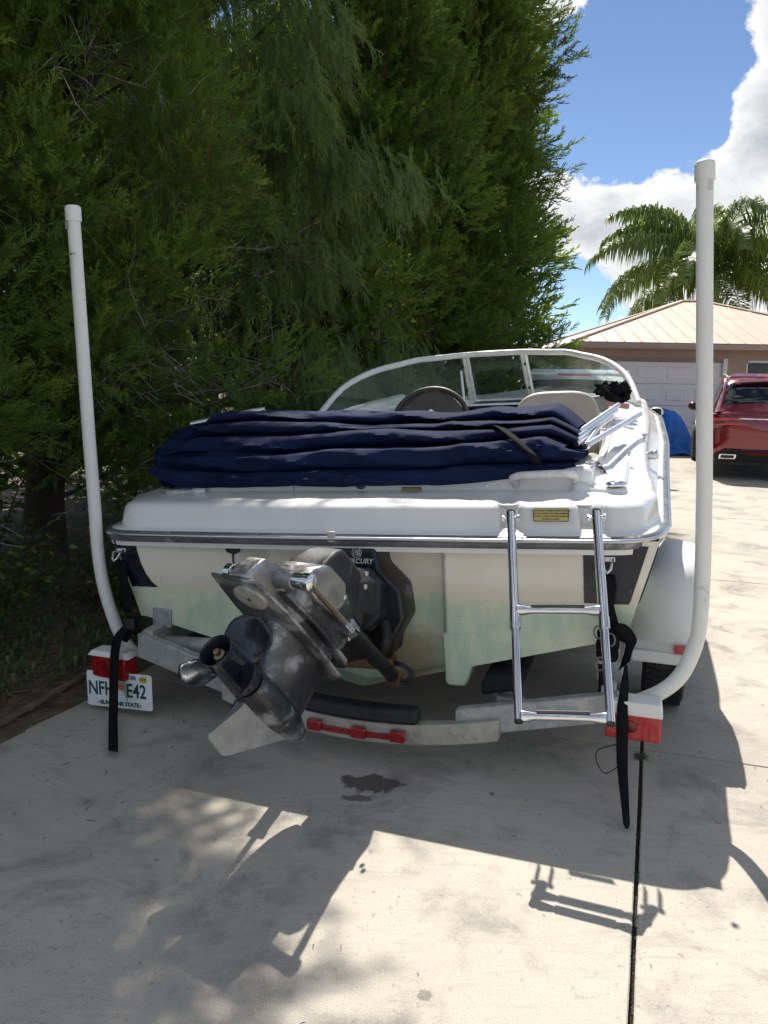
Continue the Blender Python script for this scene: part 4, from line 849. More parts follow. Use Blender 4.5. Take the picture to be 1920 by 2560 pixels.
def fender(s):
    # rounded jeep-style mudguard: profile round the wheel, lofted across
    pr = [(.515, .325), (.50, .40), (.505, .50), (.53, .63), (.575, .72), (.66, .765), (.8, .78), (1.08, .78), (1.22, .74), (1.33, .60), (1.36, .40)]
    g = []
    for (xx, ins) in ((1.09, .0), (1.30, .0), (1.342, .006), (1.362, .022), (1.370, .05)):
        row = []
        for (y, z) in pr:
            cy_, cz2 = .93, .36; vy, vz = y-cy_, z-cz2; L = math.hypot(vy, vz); row.append((s*xx, y-vy/L*ins, z-vz/L*ins))
        g.append(row)
    o = MB().grid(g).build('fender', FEND, trl, smooth=50, solid=.006)
    MB().grid([[(s*(1.364), y, z) for y, z in pr], [(s*1.366, .93+(y-.93)*.62, .33+(z-.33)*.62) for y, z in pr]][0:1]+[[(s*1.372, .93+(y-.93)*.80, .34+(z-.34)*.80) for y, z in pr]]).build('fender_side', FEND, o, smooth=50, solid=.006)
    MB().box((s*1.215, .500, .350), (.25, .03, .055)).build('fender_step', FEND, o, bevel=.01, seg=3)
    rb_ = MB()
    for q in range(26): rb_.box((s*(1.10+.0092*q), .497, .405), (.004, .010, .034))
    rb_.build('step_ribs', FEND, o, smooth=0)
    m_ = Vector(tp(1703, 1625, .475)) if s > 0 else None
    if s > 0: MB().box((m_.x, .478, m_.z), (.058, .024, .034)).build('marker_light', REDB, o, bevel=.006, seg=3)
fender(1); fender(-1)
# trailer wiring loop hanging by the right light
wp = [Vector(tp(px, py, -.10)) for px, py in ((1570, 1850), (1535, 1862), (1500, 1872), (1490, 1885), (1492, 1905), (1505, 1928), (1520, 1932), (1545, 1915), (1560, 1890))]
wp = [Vector((p.x, p.y, max(.006, p.z))) for p in wp]; MB().tube(spline(wp, 40), .0022, 6).build('wire_loop', RUBBER, trl)
# ------------------------------------------------------------------ tie-down straps
WEB = MATS['black_webbing']
def ribbon(P, W_, par, nm='webbing', th=.0025):
    return MB().grid([[p-w, p+w] for p, w in zip(P, W_)]).build(nm, WEB, par, smooth=70, solid=th)
st1 = empty('tie_down_strap', TRAIL_M); tag(st1, 'black tie-down strap hanging over the left tail light and licence plate', 'strap', 'tie-down straps at the stern corners')
k1 = [(302, 1400, .0), (312, 1470, -.04), (318, 1530, -.08)]
P = [ctr(px, py, l) for px, py, l in k1]; P = spline(P, 12); ribbon(P, [Vector((.026+.004*math.sin(i), 0, 0)) for i in range(12)], st1)
mb = MB(); c = ctr(322, 1556, -.13)
for q in range(7):
    a = q*.9; mb.sphere((c.x+.03*math.cos(a)+.01, c.y+.012*math.sin(a), c.z-.028+.035*math.sin(a*1.3)), .03, 8, 6, (.8, .6, 1.1))
mb.build('bunched_webbing', WEB, st1, smooth=60)
MB().box(ctr(322, 1560, -.17), (.055, .02, .05)).build('ratchet', BLACKP, st1, bevel=.006)
k2 = [(318, 1566, -.17), (298, 1590, -.20), (288, 1625, -.215), (285, 1680, -.225), (284, 1740, -.25), (283, 1800, -.33)]
P = [ctr(*k) for k in k2]; e = ctr(283, 1878, -.56); e.z = max(e.z, .012); P = spline(P+[e], 40); ribbon(P, [Vector((.0235, 0, 0))]*40, st1)
st2 = empty('tie_down_strap', TRAIL_M); tag(st2, 'black tie-down strap with a long twisted tail below the right tail light', 'strap', 'tie-down straps at the stern corners')
P = spline([ctr(1521, 1440, .0), ctr(1524, 1500, -.03), ctr(1530, 1570, -.05), ctr(1535, 1620, -.07)], 16); ribbon(P, [Vector((.022+.006*math.sin(i*.8), .004*math.cos(i), 0)) for i in range(16)], st2)
P = spline([ctr(1530, 1570, -.07), ctr(1560, 1585, -.06), ctr(1578, 1605, -.06), ctr(1568, 1640, -.08), ctr(1560, 1665, -.10)], 20); ribbon(P, [Vector((.020, 0, .022+.008*math.sin(i*.5))) for i in range(20)], st2)
mb = MB(); c = ctr(1515, 1610, -.07)
for q in range(8): mb.sphere((c.x+.028*math.cos(q*2.1), c.y+.02*math.sin(q*1.7), c.z+.045*math.sin(q*.9)), .026, 8, 6, (.9, .7, 1.2))
mb.build('bunched_webbing', WEB, st2, smooth=60)
for (px, py) in ((1497, 1580), (1500, 1660), (1525, 1600)):
    c = ctr(px, py, -.11); MB().tube([c+Vector((.018*math.cos(a), 0, .026*math.sin(a))) for a in np.linspace(0, 6.283, 13)], .004, 6, False).build('strap_hook', M('dark_steel', (.20, .20, .20), .4, .8), st2)
P = spline([ctr(1502, 1660, -.1), ctr(1503, 1700, -.1), ctr(1502, 1745, -.1)], 8); ribbon(P, [Vector((.010, 0, 0))]*8, st2)
P = [ctr(1565, 1662, -.11), ctr(1562, 1710, -.15), ctr(1556, 1770, -.19), ctr(1555, 1850, -.235), ctr(1556, 1920, -.28), ctr(1562, 2000, -.34)]; e = ctr(1567, 2072, -.44); e.z = max(e.z, .008); P = spline(P+[e], 40)
wd = [interp(i/39, [0, .15, .4, .62, .85, .93, .97, 1], [.005, .014, .021, .020, .014, .012, .013, .004]) for i in range(40)]
ribbon(P, [Vector((w, .006*math.sin(i*.08), 0)) for i, w in enumerate(wd)], st2)
# ================================================================== GARAGE
def stucco(name, c): return M(name, c, .9, var=.08, vs=3, bump=.5, bs=90, bd=.01)
gar = empty('garage', Matrix.Translation((0, 0, 0))); tag(gar, 'tan garage with a beige hip metal roof and white panel door', 'garage')
WALL = stucco('tan_stucco', (.42, .315, .25)); ROOF = M('beige_metal_roof', (.60, .455, .345), .55, var=.04, vs=2); FASC = M('brown_fascia', (.30, .235, .195), .6, var=.1); WHT = M('white_door_paint', (.78, .78, .77), .45, var=.03)
gx0, gx1, gy0, gy1 = 4.72, 12.2, 20.45, 27.6; dz0, dz1 = 5.30, 8.18; dh = 2.13
# walls with door and window openings, drawn as separate stretches
def wallbox(nm, x0, x1, z0, z1, y0=gy0, y1=gy0+.2, mat=None): return MB().box(((x0+x1)/2, (y0+y1)/2, (z0+z1)/2), (x1-x0, y1-y0, z1-z0)).build(nm, mat or WALL, gar, smooth=0)
wallbox('wall', gx0, dz0, 0, 2.47); wallbox('wall', dz0, dz1, dh, 2.47); wallbox('wall', dz1, 8.75, 0, 2.47); wallbox('wall', 8.75, 10.25, 0, .95); wallbox('wall', 8.75, 10.25, 2.19, 2.47); wallbox('wall', 10.25, gx1, 0, 2.47)
wallbox('wall', gx0, gx0+.2, 0, 2.47, gy0+.2, gy1); wallbox('wall', gx1-.2, gx1, 0, 2.47, gy0+.2, gy1); wallbox('wall', gx0+.2, gx1-.2, 0, 2.47, gy1-.2, gy1)
win = wallbox('window', 8.80, 10.2, 1.0, 2.14, gy0+.09, gy0+.11, M('dark_window_glass', (.012, .014, .016), .08, var=.1))
for x in (8.775, 10.225, 9.5): MB().box((x, gy0+.08, 1.57), (.05, .06, 1.24)).build('frame', FASC if x == 9.5 else WHT, win, smooth=0)
for z in (.975, 2.165): MB().box((9.5, gy0+.08, z), (1.5, .06, .05)).build('frame', WHT, win, smooth=0)
door = MB().box(((dz0+dz1)/2, gy0+.13, dh/2), (dz1-dz0, .03, dh)).build('garage_door', WHT, gar, smooth=0)
nr, ncol = 4, 4; sh = dh/nr; cw = (dz1-dz0)/ncol
for r in range(nr):
    sec = MB().box(((dz0+dz1)/2, gy0+.095, sh*(r+.5)), (dz1-dz0-.01, .04, sh-.012)).build('door_section', WHT, door, bevel=.006)
    if r < nr:
        for c in range(ncol):
            x = dz0+cw*(c+.5); z = sh*(r+.5); pw_, ph_ = cw*.74, sh*.56
            for (dx, dzz, w_, h_) in ((0, ph_/2, pw_, .03), (0, -ph_/2, pw_, .03), (-pw_/2, 0, .03, ph_+.03), (pw_/2, 0, .03, ph_+.03)):
                pass
            MB().prism([(-pw_/2, -ph_/2), (pw_/2, -ph_/2), (pw_/2, ph_/2), (-pw_/2, ph_/2)], lambda p, s: (x+p[0]*(1, .86)[s], gy0+(.0755, .058)[s], z+p[1]*(1, .80)[s])).build('door_panel', WHT, door, smooth=0)
for x in (dz0-.05, dz1+.05): wallbox('door_jamb', x-.05, x+.05, 0, dh+.09, gy0-.012, gy0+.19, WHT)
wallbox('door_jamb', dz0, dz1, dh+.003, dh+.09, gy0-.012, gy0+.19, M('brown_trim', (.30, .22, .18), .7))  # brown head trim over the door
# roof: hip with separate standing-seam sheets on the front slope
ex0, ex1, ey0, ey1, ez = 4.40, 12.65, 20.0, 28.1, 2.555
ax0, ax1, ayy, az = 8.25, 8.85, 23.85, 3.88
roof = MB().add([(ex0, ey0, ez-.02), (ex1, ey0, ez-.02), (ex1, ey1, ez-.02), (ex0, ey1, ez-.02), (ax0, ayy, az-.02), (ax1, ayy, az-.02)], [(0, 1, 5, 4), (1, 2, 5), (2, 3, 4, 5), (3, 0, 4), (3, 2, 1, 0)]).build('roof', ROOF, gar, smooth=0)
pwid = .41; x = ex0
while x < ex1-.02:
    xa, xb = x+.004, min(x+pwid, ex1)-.004
    def topy(xx):
        f = (xx-ex0)/(ax0-ex0) if xx < ax0 else (1 if xx <= ax1 else (ex1-xx)/(ex1-ax1)); return max(0, min(1, f))
    xs_ = [xa, xb]+[k for k in (ax0, ax1) if xa < k < xb]; xs_.sort(); V = []; 
    lo = [(q, ey0, ez) for q in xs_]; hi = [(q, lerp(ey0, ayy, topy(q)), lerp(ez, az, topy(q))) for q in xs_]
    n_ = len(xs_); V = lo+hi; Fc = [(i, i+1, n_+i+1, n_+i) for i in range(n_-1)]
    MB().add(V, Fc).build('roof_sheet', ROOF, roof, smooth=0, solid=.012)
    f = topy(xb)
    if f > .03: MB().tube([(xb, ey0-.005, ez+.012), (xb, lerp(ey0, ayy, f), lerp(ez, az, f)+.012)], .014, 4).build('seam_rib', ROOF, roof, smooth=0)
    x += pwid
for a, b in (((ex0, ey0, ez), (ax0, ayy, az)), ((ex1, ey0, ez), (ax1, ayy, az)), ((ax0, ayy, az), (ax1, ayy, az)), ((ex0, ey1, ez), (ax0, ayy, az))):
    MB().tube([Vector(a)+Vector((0, 0, .03)), Vector(b)+Vector((0, 0, .03))], .055, 6, True, .5).build('ridge_cap', ROOF, roof, smooth=0)
GUT = M('brown_gutter', (.36, .28, .235), .5, var=.08)
MB().prism([(0, 0), (-.11, .0), (-.125, .06), (-.105, .12), (0, .12)], lambda p, s: ((ex0, ex1)[s], ey0+.04+p[0], ez-.145+p[1])).build('gutter', GUT, gar, smooth=0, bevel=.004)
MB().prism([(0, 0), (-.11, .0), (-.125, .06), (-.105, .12), (0, .12)], lambda p, s: (ex0+.04+p[0], (ey0, ey1)[s], ez-.145+p[1])).build('gutter', GUT, gar, smooth=0, bevel=.004)
MB().box(((ex0+ex1)/2, (ey0+.06+gy0)/2, 2.455), (ex1-ex0-.1, gy0-ey0-.1, .02)).build('soffit', FASC, gar, smooth=0); MB().box(((ex0+.06+gx0)/2, (ey0+ey1)/2, 2.44), (gx0-ex0-.08, ey1-ey0, .02)).build('soffit', FASC, gar, smooth=0)

# ================================================================== VEHICLES
TYRE = M('tyre_rubber', (.02, .02, .021), .7, var=.2); DGL = M('dark_car_glass', (.006, .007, .009), .03, var=.05, coat=.5, rvar=.01); TRIM = M('black_car_trim', (.015, .015, .016), .5)
REDC = M('car_red_lens', (.60, .012, .014), .12, var=.1, coat=1.); SMOKE = M('smoked_lens', (.045, .006, .008), .08, var=.2, coat=1.); CLR = M('clear_lens', (.28, .27, .27), .1, .3, coat=1.); ALLOY = M('alloy_wheel', (.35, .35, .36), .3, .8)
def car(name, label, paint, pos, yaw, scale=1., pickup=False):
    root = empty(name, Matrix.Translation((pos[0], pos[1], 0)) @ Matrix.Rotation(-yaw, 4, 'Z') @ Matrix.Scale(scale, 4)); tag(root, label, 'car')
    ys = [0, .04, .12, .3, .6, 1.0, 1.6, 2.4, 3.2, 3.8, 4.3, 4.65, 4.84]
    hw = [.70, .80, .865, .91, .94, .95, .945, .94, .945, .95, .93, .84, .66]; zt_ = [1.00, 1.07, 1.10, 1.10, 1.08, 1.06, 1.04, 1.02, 1.00, .98, .93, .86, .74]; zb_ = [.46, .40, .36, .30, .27, .26, .25, .25, .25, .26, .28, .32, .40]
    rings = []
    for y, w, a, b in zip(ys, hw, zt_, zb_):
        h = [(w*.86, b), (w*.97, b+.06), (w, b+.20), (w*.985, lerp(b, a, .48)), (w*1.0, lerp(b, a, .70)), (w*.985, lerp(b, a, .88)), (w*.93, a), (w*.5, a+.02)]
        arch_ = 0
        rings.append([(x, y, z) for x, z in h]+[(-x, y, z) for x, z in reversed(h)])
    body = MB().loft(rings).build('body', paint, root, smooth=50, subsurf=1)
    def G(y, s, off=0.):
        zr = interp(y, [.10, .22, .42, .62, 1.0, 1.8, 2.4, 2.9, 3.4, 3.75], [1.10, 1.30, 1.50, 1.615, 1.675, 1.70, 1.68, 1.60, 1.32, 1.03]); a = abs(s)
        wb = interp(y, [.10, .5, 1.2, 2.6, 3.75], [.80, .855, .87, .86, .80]); wt = interp(y, [.10, .3, .7, 1.5, 2.6, 3.75], [.72, .66, .64, .64, .60, .66]); zbelt = interp(y, [.1, .6, 2, 3.75], [1.08, 1.07, 1.03, .98])
        if a > .62: f = (1-a)/.38; x = lerp(wb, wt+.03, f); z = lerp(zbelt, max(zbelt+.01, zr-.07), f)
        elif a > .52: f = (a-.52)/.10; x = lerp(wt-.07, wt+.03, f); z = lerp(zr-.02, max(zbelt+.01, zr-.07), f)
        else: x = (wt-.07)*a/.52; z = zr-.02+.025*(1-(a/.52)**2)
        n = Vector((x*.55*(1 if s > 0 else -1), -max(0, .7-y)*1.2, .6)).normalized()
        return Vector((math.copysign(x, s), y, z))+n*off
    gy = list(np.linspace(.10, .7, 9))+[1, 1.4, 1.8, 2.2, 2.6, 2.9, 3.2, 3.5, 3.75]; gs = [-1, -.9, -.8, -.7, -.62, -.57, -.52, -.35, -.15, 0, .15, .35, .52, .57, .62, .7, .8, .9, 1]
    MB().grid([[G(y, s) for s in gs] for y in gy]).build('roof', paint, root, smooth=50)
    MB().grid([[G(y, s, .007) for s in np.linspace(-.60, .60, 17)] for y in np.linspace(.17, .52, 9)]).build('rear_window', DGL, root, smooth=60)
    for sg_ in (-1, 1):
        MB().grid([[G(y, s, .006) for s in (sg_*.95, sg_*.85, sg_*.75, sg_*.67)] for y in np.linspace(.50, 1.0, 6)]).build('quarter_window', DGL, root, smooth=60)
        MB().grid([[G(y, s, .006) for s in (sg_*.96, sg_*.85, sg_*.75, sg_*.66)] for y in np.linspace(1.06, 2.0, 6)]).build('side_window', DGL, root, smooth=60); MB().grid([[G(y, s, .006) for s in (sg_*.96, sg_*.85, sg_*.75, sg_*.66)] for y in np.linspace(2.06, 2.95, 6)]).build('side_window', DGL, root, smooth=60)
        MB().tube([G(y, sg_*.56, .035) for y in np.linspace(.75, 2.5, 10)], .018, 8).build('roof_rail', M('satin_rail', (.55, .55, .56), .25, .8), root, smooth=60)
        # tail light wraps the corner
        tl = []
        for y, w in ((.40, .928), (.22, .897), (.10, .862), (.035, .80), (-.008, .70), (-.022, .45)):
            f = (.928-w)/.48; tl.append([(sg_*(w+.006), y-.006, lerp(1.05, 1.01, f)), (sg_*(w+.010), y-.010, .93), (sg_*(w+.004), y-.006, lerp(.80, .90, f))])
        tlo = MB().grid(tl).build('tail_light', SMOKE, root, smooth=50, solid=.012)
        for za, zb2 in ((1.005, .955), (.905, .868)): MB().grid([[(q[1][0]*1.004+sg_*.004, q[1][1]-.010, lerp(za, .96, i*.05)), (q[1][0]*1.004+sg_*.004, q[1][1]-.010, lerp(zb2, .94, i*.05))] for i, q in enumerate(tl[1:])]).build('light_bar', REDC, tlo, smooth=50, solid=.006)
        MB().grid([[(p[0]*1.003, p[1]-.010, p[2]) for p in ((sg_*.845, .07, .985), (sg_*.845, .07, .94))], [(sg_*.70*1.003, -.02, .985), (sg_*.70*1.003, -.02, .945)]]).build('indicator_lens', CLR, root, smooth=0, solid=.01)
        MB().prism(rrect(.26, .085, .02), lambda p, s: (sg_*.60+p[0]-sg_*.03*p[1]*4, (-.035, .03)[s], .385+p[1])).build('exhaust_tip', M('car_chrome', (.75, .75, .75), .12, 1.), root, bevel=.01)
        MB().prism(rrect(.20, .05, .015), lambda p, s: (sg_*.60+p[0]-sg_*.03*p[1]*4, (-.0385, -.036)[s], .385+p[1])).build('exhaust_bore', TRIM, root)
        MB().sphere((sg_*1.03, 2.95, 1.10), .10, 12, 8, (1.1, .7, .8)).build('wing_mirror', paint, root, smooth=60); MB().prism(rrect(.15, .11, .03), lambda p, s: (sg_*1.03+p[0], (2.886, 2.876)[s], 1.10+p[1])).build('mirror_glass', DGL, root)
        for wy_ in (.98, 3.82):
            w = MB().lathe([(-.12*sg_, .22), (-.12*sg_, .34), (-.09*sg_, .362), (.06*sg_, .362), (.11*sg_, .345), (.12*sg_, .25)], (sg_*.86, wy_, .362), (1, 0, 0), 36).build('wheel', TYRE, root, smooth=40)
            MB().lathe([(-.05*sg_, .255), (.10*sg_, .255), (.115*sg_, .245), (.07*sg_, .22), (.06*sg_, .06), (.08*sg_, .0)], (sg_*.86, wy_, .362), (1, 0, 0), 30).build('rim', ALLOY, w, smooth=40)
            for k in range(5): MB().box((sg_*.955, wy_+.13*math.cos(k*1.2566), .362+.13*math.sin(k*1.2566)), (.03, .05, .23), Matrix.Rotation(k*1.2566-math.pi/2, 3, 'X')).build('spoke', ALLOY, w, bevel=.006)
            MB().tube([(sg_*.935, wy_+.41*math.cos(a), .37+.41*math.sin(a)) for a in np.linspace(-.25, math.pi+.25, 25)], .028, 8).build('wheel_arch', TRIM, root, smooth=60)
    MB().prism([(-.78, .30), (.78, .30), (.80, .42), (.66, .50), (-.66, .50), (-.80, .42)], lambda p, s: (p[0], (-.03, .3)[s]+.12*(abs(p[0]) > .7), p[1])).build('rear_bumper', TRIM, root, bevel=.02, seg=3)
    MB().box((0, -.035, .985), (.98, .014, .022)).build('chrome_strip', MATS['car_chrome'], root, bevel=.003); None
    MB().prism([(-.62, 0), (.62, 0), (.56, .18), (-.56, .18)], lambda p, s: (p[0], .40+p[1], 1.615+.30*p[1]+(0, .03)[s])).build('spoiler', paint, root, bevel=.012, seg=3); MB().box((0, .395, 1.625), (.42 if pickup else .24, .014, .028)).build('high_brake_light', REDC, root, bevel=.003)
    MB().tube([(.05, .0, 1.19), (.28, .02, 1.24), (.30, .02, 1.25)], .008, 6).build('wiper', TRIM, root)
    MB().box((0, 2.4, .30), (1.6, 4.2, .14)).build('underbody', TRIM, root, smooth=0)
    return root
REDP = M('red_car_paint', (.20, .004, .012), .18, .35, var=.05, coat=1., rvar=.03); WHP = M('white_car_paint', (.80, .80, .80), .2, 0., var=.02, coat=.8)
car('suv', 'dark red SUV parked in front of the garage at the right edge', REDP, (6.30, 13.6), YD, 1.05)
car('suv', 'white SUV parked ahead of the boat, seen through its windshield', WHP, (2.36, 10.7), YD, 1.03, True)

# blue tarp over a low heap
def tarp_mat():
    m, t, b = base_nodes('blue_tarp'); n = noise_tex(t, 5, 5, .6); wire(t, cmix(t, ramp(t, n, .3, .7), (.010, .11, .52), (.02, .20, .75)), b.inputs['Base Color']); b.inputs['Roughness'].default_value = .35; add_bump(t, b, noise_tex(t, 16, 6, .7), .5, .03); return m
tx, ty_ = 6.55, 19.3; g = []
for i in range(56):
    r = []
    for j in range(56):
        u, v = -1+2*i/55, -1+2*j/55; x = u*.95; y = v*.75; d = math.hypot(u*1.05, v*.95)
        h = .98*max(0, 1-sstep(.30, .88, d+.10*fbm(u*1.5, v*1.5, 2)))*(1-.42*sstep(-.1, .7, u))
        h += .055*abs(fbm(u*4, v*4, 3.3))*(d < 1.2)+.05*max(0, fbm(math.atan2(v, u)*3, d*1.2, 8))*sstep(.35, .8, d)
        ed = 1+.10*fbm(math.atan2(v, u)*2, 1., 4); r.append((tx+x*ed, ty_+y*ed, .012+max(0, h)))
    g.append(r)
tag(MB().grid(g).build('tarp', tarp_mat(), smooth=80), 'crumpled blue tarpaulin covering a heap before the garage door', 'tarpaulin')

# ================================================================== QUEEN PALM behind the garage
palm = empty('palm_tree', Matrix.Translation((11.5, 30.0, 0))); tag(palm, 'queen palm with drooping feathery fronds rising behind the garage roof', 'palm')
PTR = M('palm_trunk', (.22, .20, .17), .9, var=.25, vs=6, bump=.7, bs=18, bd=.03, stretch=(1, 1, 4))
pz = 4.9
MB().tube([(0, 0, 0), (.03, 0, 2), (0, .03, 4), (0, 0, pz)], [.20, .17, .15, .17], 14).build('trunk', PTR, palm, smooth=60)
MB().tube([(0, 0, pz-.3), (0, 0, pz+.9)], [.17, .07], 12).build('crown_shaft', M('palm_green_shaft', (.10, .13, .05), .6), palm, smooth=60)
def leafmat(name, c1, c2, trans=.35, rough=.5):
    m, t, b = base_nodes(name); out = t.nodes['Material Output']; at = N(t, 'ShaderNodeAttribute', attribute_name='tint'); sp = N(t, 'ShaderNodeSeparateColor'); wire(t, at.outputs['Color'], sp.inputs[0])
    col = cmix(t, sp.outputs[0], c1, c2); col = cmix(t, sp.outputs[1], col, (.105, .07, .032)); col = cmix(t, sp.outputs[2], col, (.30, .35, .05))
    wire(t, col, b.inputs['Base Color']); b.inputs['Roughness'].default_value = rough; b.inputs['Specular IOR Level'].default_value = .35
    tl = N(t, 'ShaderNodeBsdfTranslucent'); wire(t, cmix(t, .5, col, (.24, .33, .04)), tl.inputs[0]); mx_ = N(t, 'ShaderNodeMixShader', inp={0: trans}); wire(t, b.outputs[0], mx_.inputs[1]); wire(t, tl.outputs[0], mx_.inputs[2]); wire(t, mx_.outputs[0], out.inputs[0]); return m
PALML = leafmat('palm_leaf', (.10, .16, .05), (.22, .28, .085), .42, .35)
def set_tint(me, arr):
    a = me.color_attributes.new('tint', 'FLOAT_COLOR', 'POINT'); a.data.foreach_set('color', arr.astype(np.float32).ravel())
def frond(az, elev, L, tint, droop):
    mb = MB(); base = Vector((0, 0, pz+.55)); h = Vector((math.cos(az), math.sin(az), 0)); sp_ = []; n = 34
    ang = elev; p = base.copy(); pts = [p.copy()]
    for i in range(n):
        ang -= droop*(.4+1.3*i/n)/n; p = p+(h*math.cos(ang)+Vector((0, 0, math.sin(ang))))*L/n; pts.append(p.copy())
    mb.tube(pts, [.028*(1-.85*i/n) for i in range(n+1)], 5, False)
    side = h.cross(Vector((0, 0, 1)))
    for i in range(4, n+1):
        for q in range(4):
            for s in (-1, 1):
                f = i/n; b = pts[i].lerp(pts[i-1], q/4); ll = L*.25*math.sin(min(1, f*1.15)*2.6+.25)*random.uniform(.75, 1.1)+.12; t = (pts[i]-pts[i-1]).normalized()
                d0 = (side*s*random.uniform(.5, 1.0)+t*random.uniform(.25, .7)+Vector((0, 0, random.uniform(-.1, .55)))).normalized(); w = random.uniform(.020, .034)
                p1 = b+d0*ll*.45; p2 = p1+(d0*.35+Vector((0, 0, -.85))).normalized()*ll*.35; p3 = p2+(d0*.08+Vector((0, 0, -1))).normalized()*ll*.35; wv = t*w
                mb.add([b-wv*.4, b+wv*.4, p1+wv, p1-wv, p2+wv*.8, p2-wv*.8, p3], [(0, 1, 2, 3), (3, 2, 4, 5), (5, 4, 6)])
    o = mb.build('frond', PALML, palm, smooth=0, fix=False); nv = len(mb.V); arr = np.zeros((nv, 4)); arr[:, 0] = tint[0]; arr[:, 2] = tint[1]; arr[:, 3] = 1; arr[:, 0] += RNG.normal(0, .08, nv); set_tint(o.data, arr)
for k, (az, el, L, tn, dr) in enumerate([(185, 38, 3.6, (.4, .0), 1.5), (200, 12, 3.7, (.7, .25), 1.35), (170, 55, 3.3, (.3, 0), 1.7), (215, -5, 3.0, (.8, .45), 1.3), (235, 30, 3.3, (.5, .1), 1.7), (250, 5, 2.8, (.9, .5), 1.3), (262, 50, 3.0, (.4, .0), 1.9),
        (280, 8, 3.0, (.9, .55), 1.35), (295, 35, 3.4, (.6, .2), 1.7), (310, 62, 3.2, (.3, .0), 1.6), (330, 20, 3.4, (.7, .35), 1.5), (350, 45, 3.6, (.4, .1), 1.7), (15, 15, 3.6, (.5, .2), 1.4), (75, 72, 3.0, (.3, .0), 1.4), (110, 40, 3.2, (.4, 0), 1.6), (140, 20, 3.4, (.5, .1), 1.4), (160, 70, 3.0, (.2, 0), 1.6), (45, 50, 3.2, (.3, .0), 1.6), (275, 78, 2.9, (.35, 0), 2.1), (190, -8, 3.2, (.7, .2), 1.2), (225, 18, 3.3, (.8, .3), 1.5), (268, -12, 2.7, (.9, .5), 1.1), (305, -8, 2.9, (.9, .5), 1.2), (340, -5, 3.1, (.7, .3), 1.2), (180, 62, 3.3, (.3, 0), 1.5), (240, 62, 3.1, (.4, .1), 1.8)]):
    frond(R_(az), R_(el), L*1.42, tn, dr)
# ================================================================== TREES along the left edge
CEDAR = leafmat('cedar_leaf', (.050, .105, .020), (.215, .345, .062), .54, .5)  # wide dark-to-bright span, partly to suggest sunlit and shaded clumps
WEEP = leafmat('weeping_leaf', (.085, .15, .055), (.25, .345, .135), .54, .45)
BARK = M('cedar_bark', (.075, .058, .045), .95, var=.35, vs=5, bump=.9, bs=22, bd=.02, stretch=(1, 1, .3)); TWIG = M('dead_twig', (.30, .265, .235), .9, var=.35, vs=8)
BROAD = leafmat('broad_leaf', (.04, .07, .018), (.08, .12, .03), .35, .4)
def plume_template(rng, kind):
    """one feathery spray along +Z, unit length; triangles as (T,3,3)"""
    T = []
    def leaf(b, d, l, w, n):
        s = np.cross(d, n); s /= np.linalg.norm(s)+1e-9; T.append([b-s*w/2, b+s*w/2, b+d*l])
    if kind in ('cedar', 'far'): nb, per = 13, 5
    elif kind == 'weep': nb, per = 15, 4
    else: nb, per = 7, 4
    bendx, bendy = rng.normal(0, .12), rng.normal(0, .12)
    def axis(t): return np.array([bendx*t*t, bendy*t*t, t])
    for i in range(nb):
        t = (i+.6)/nb; b = axis(t); az = rng.uniform(0, 6.28) if kind != 'weep' else rng.uniform(0, 6.28)
        out = np.array([math.cos(az), math.sin(az), 0]); op = rng.uniform(.45, .85) if kind in ('cedar', 'far') else rng.uniform(.22, .5)
        d = out*op+np.array([0, 0, 1.]); d /= np.linalg.norm(d); ll = (.34*(1-t*.55)+.08)*rng.uniform(.7, 1.2) if kind != 'weep' else (.30*(1-t*.4)+.1)*rng.uniform(.7, 1.2)
        if kind == 'coarse': ll *= 1.25
        n = rng.normal(size=3); n /= np.linalg.norm(n)
        leaf(b, d, ll, .035 if kind == 'cedar' else {'weep': .026, 'far': .06, 'coarse': .09}[kind], n)
        for k in range(per):
            f = (k+.5)/per; bb = b+d*ll*f*.9; dd = d+rng.normal(0, .38, 3); dd /= np.linalg.norm(dd); n2 = rng.normal(size=3)
            leaf(bb, dd, ll*rng.uniform(.34, .55)*(1.1-f*.4), .040 if kind == 'cedar' else {'weep': .026, 'far': .065, 'coarse': .11}[kind], n2/np.linalg.norm(n2))
    return np.array(T)
TPL = {k: [plume_template(np.random.default_rng(s+10), k) for s in range(5)] for k in ('cedar', 'weep', 'coarse', 'far')}
def mesh_from_tris(name, V, mat, parent, tint):
    n = len(V); me = bpy.data.meshes.new(name); nt_ = n//3
    me.vertices.add(n); me.vertices.foreach_set('co', V.astype(np.float32).ravel()); me.loops.add(n); me.loops.foreach_set('vertex_index', np.arange(n, dtype=np.int32)); me.polygons.add(nt_)
    me.polygons.foreach_set('loop_start', np.arange(0, n, 3, dtype=np.int32)); me.update(calc_edges=True); me.materials.append(mat); set_tint(me, tint)
    o = bpy.data.objects.new(name, me); COL.objects.link(o); o.parent = parent; return o
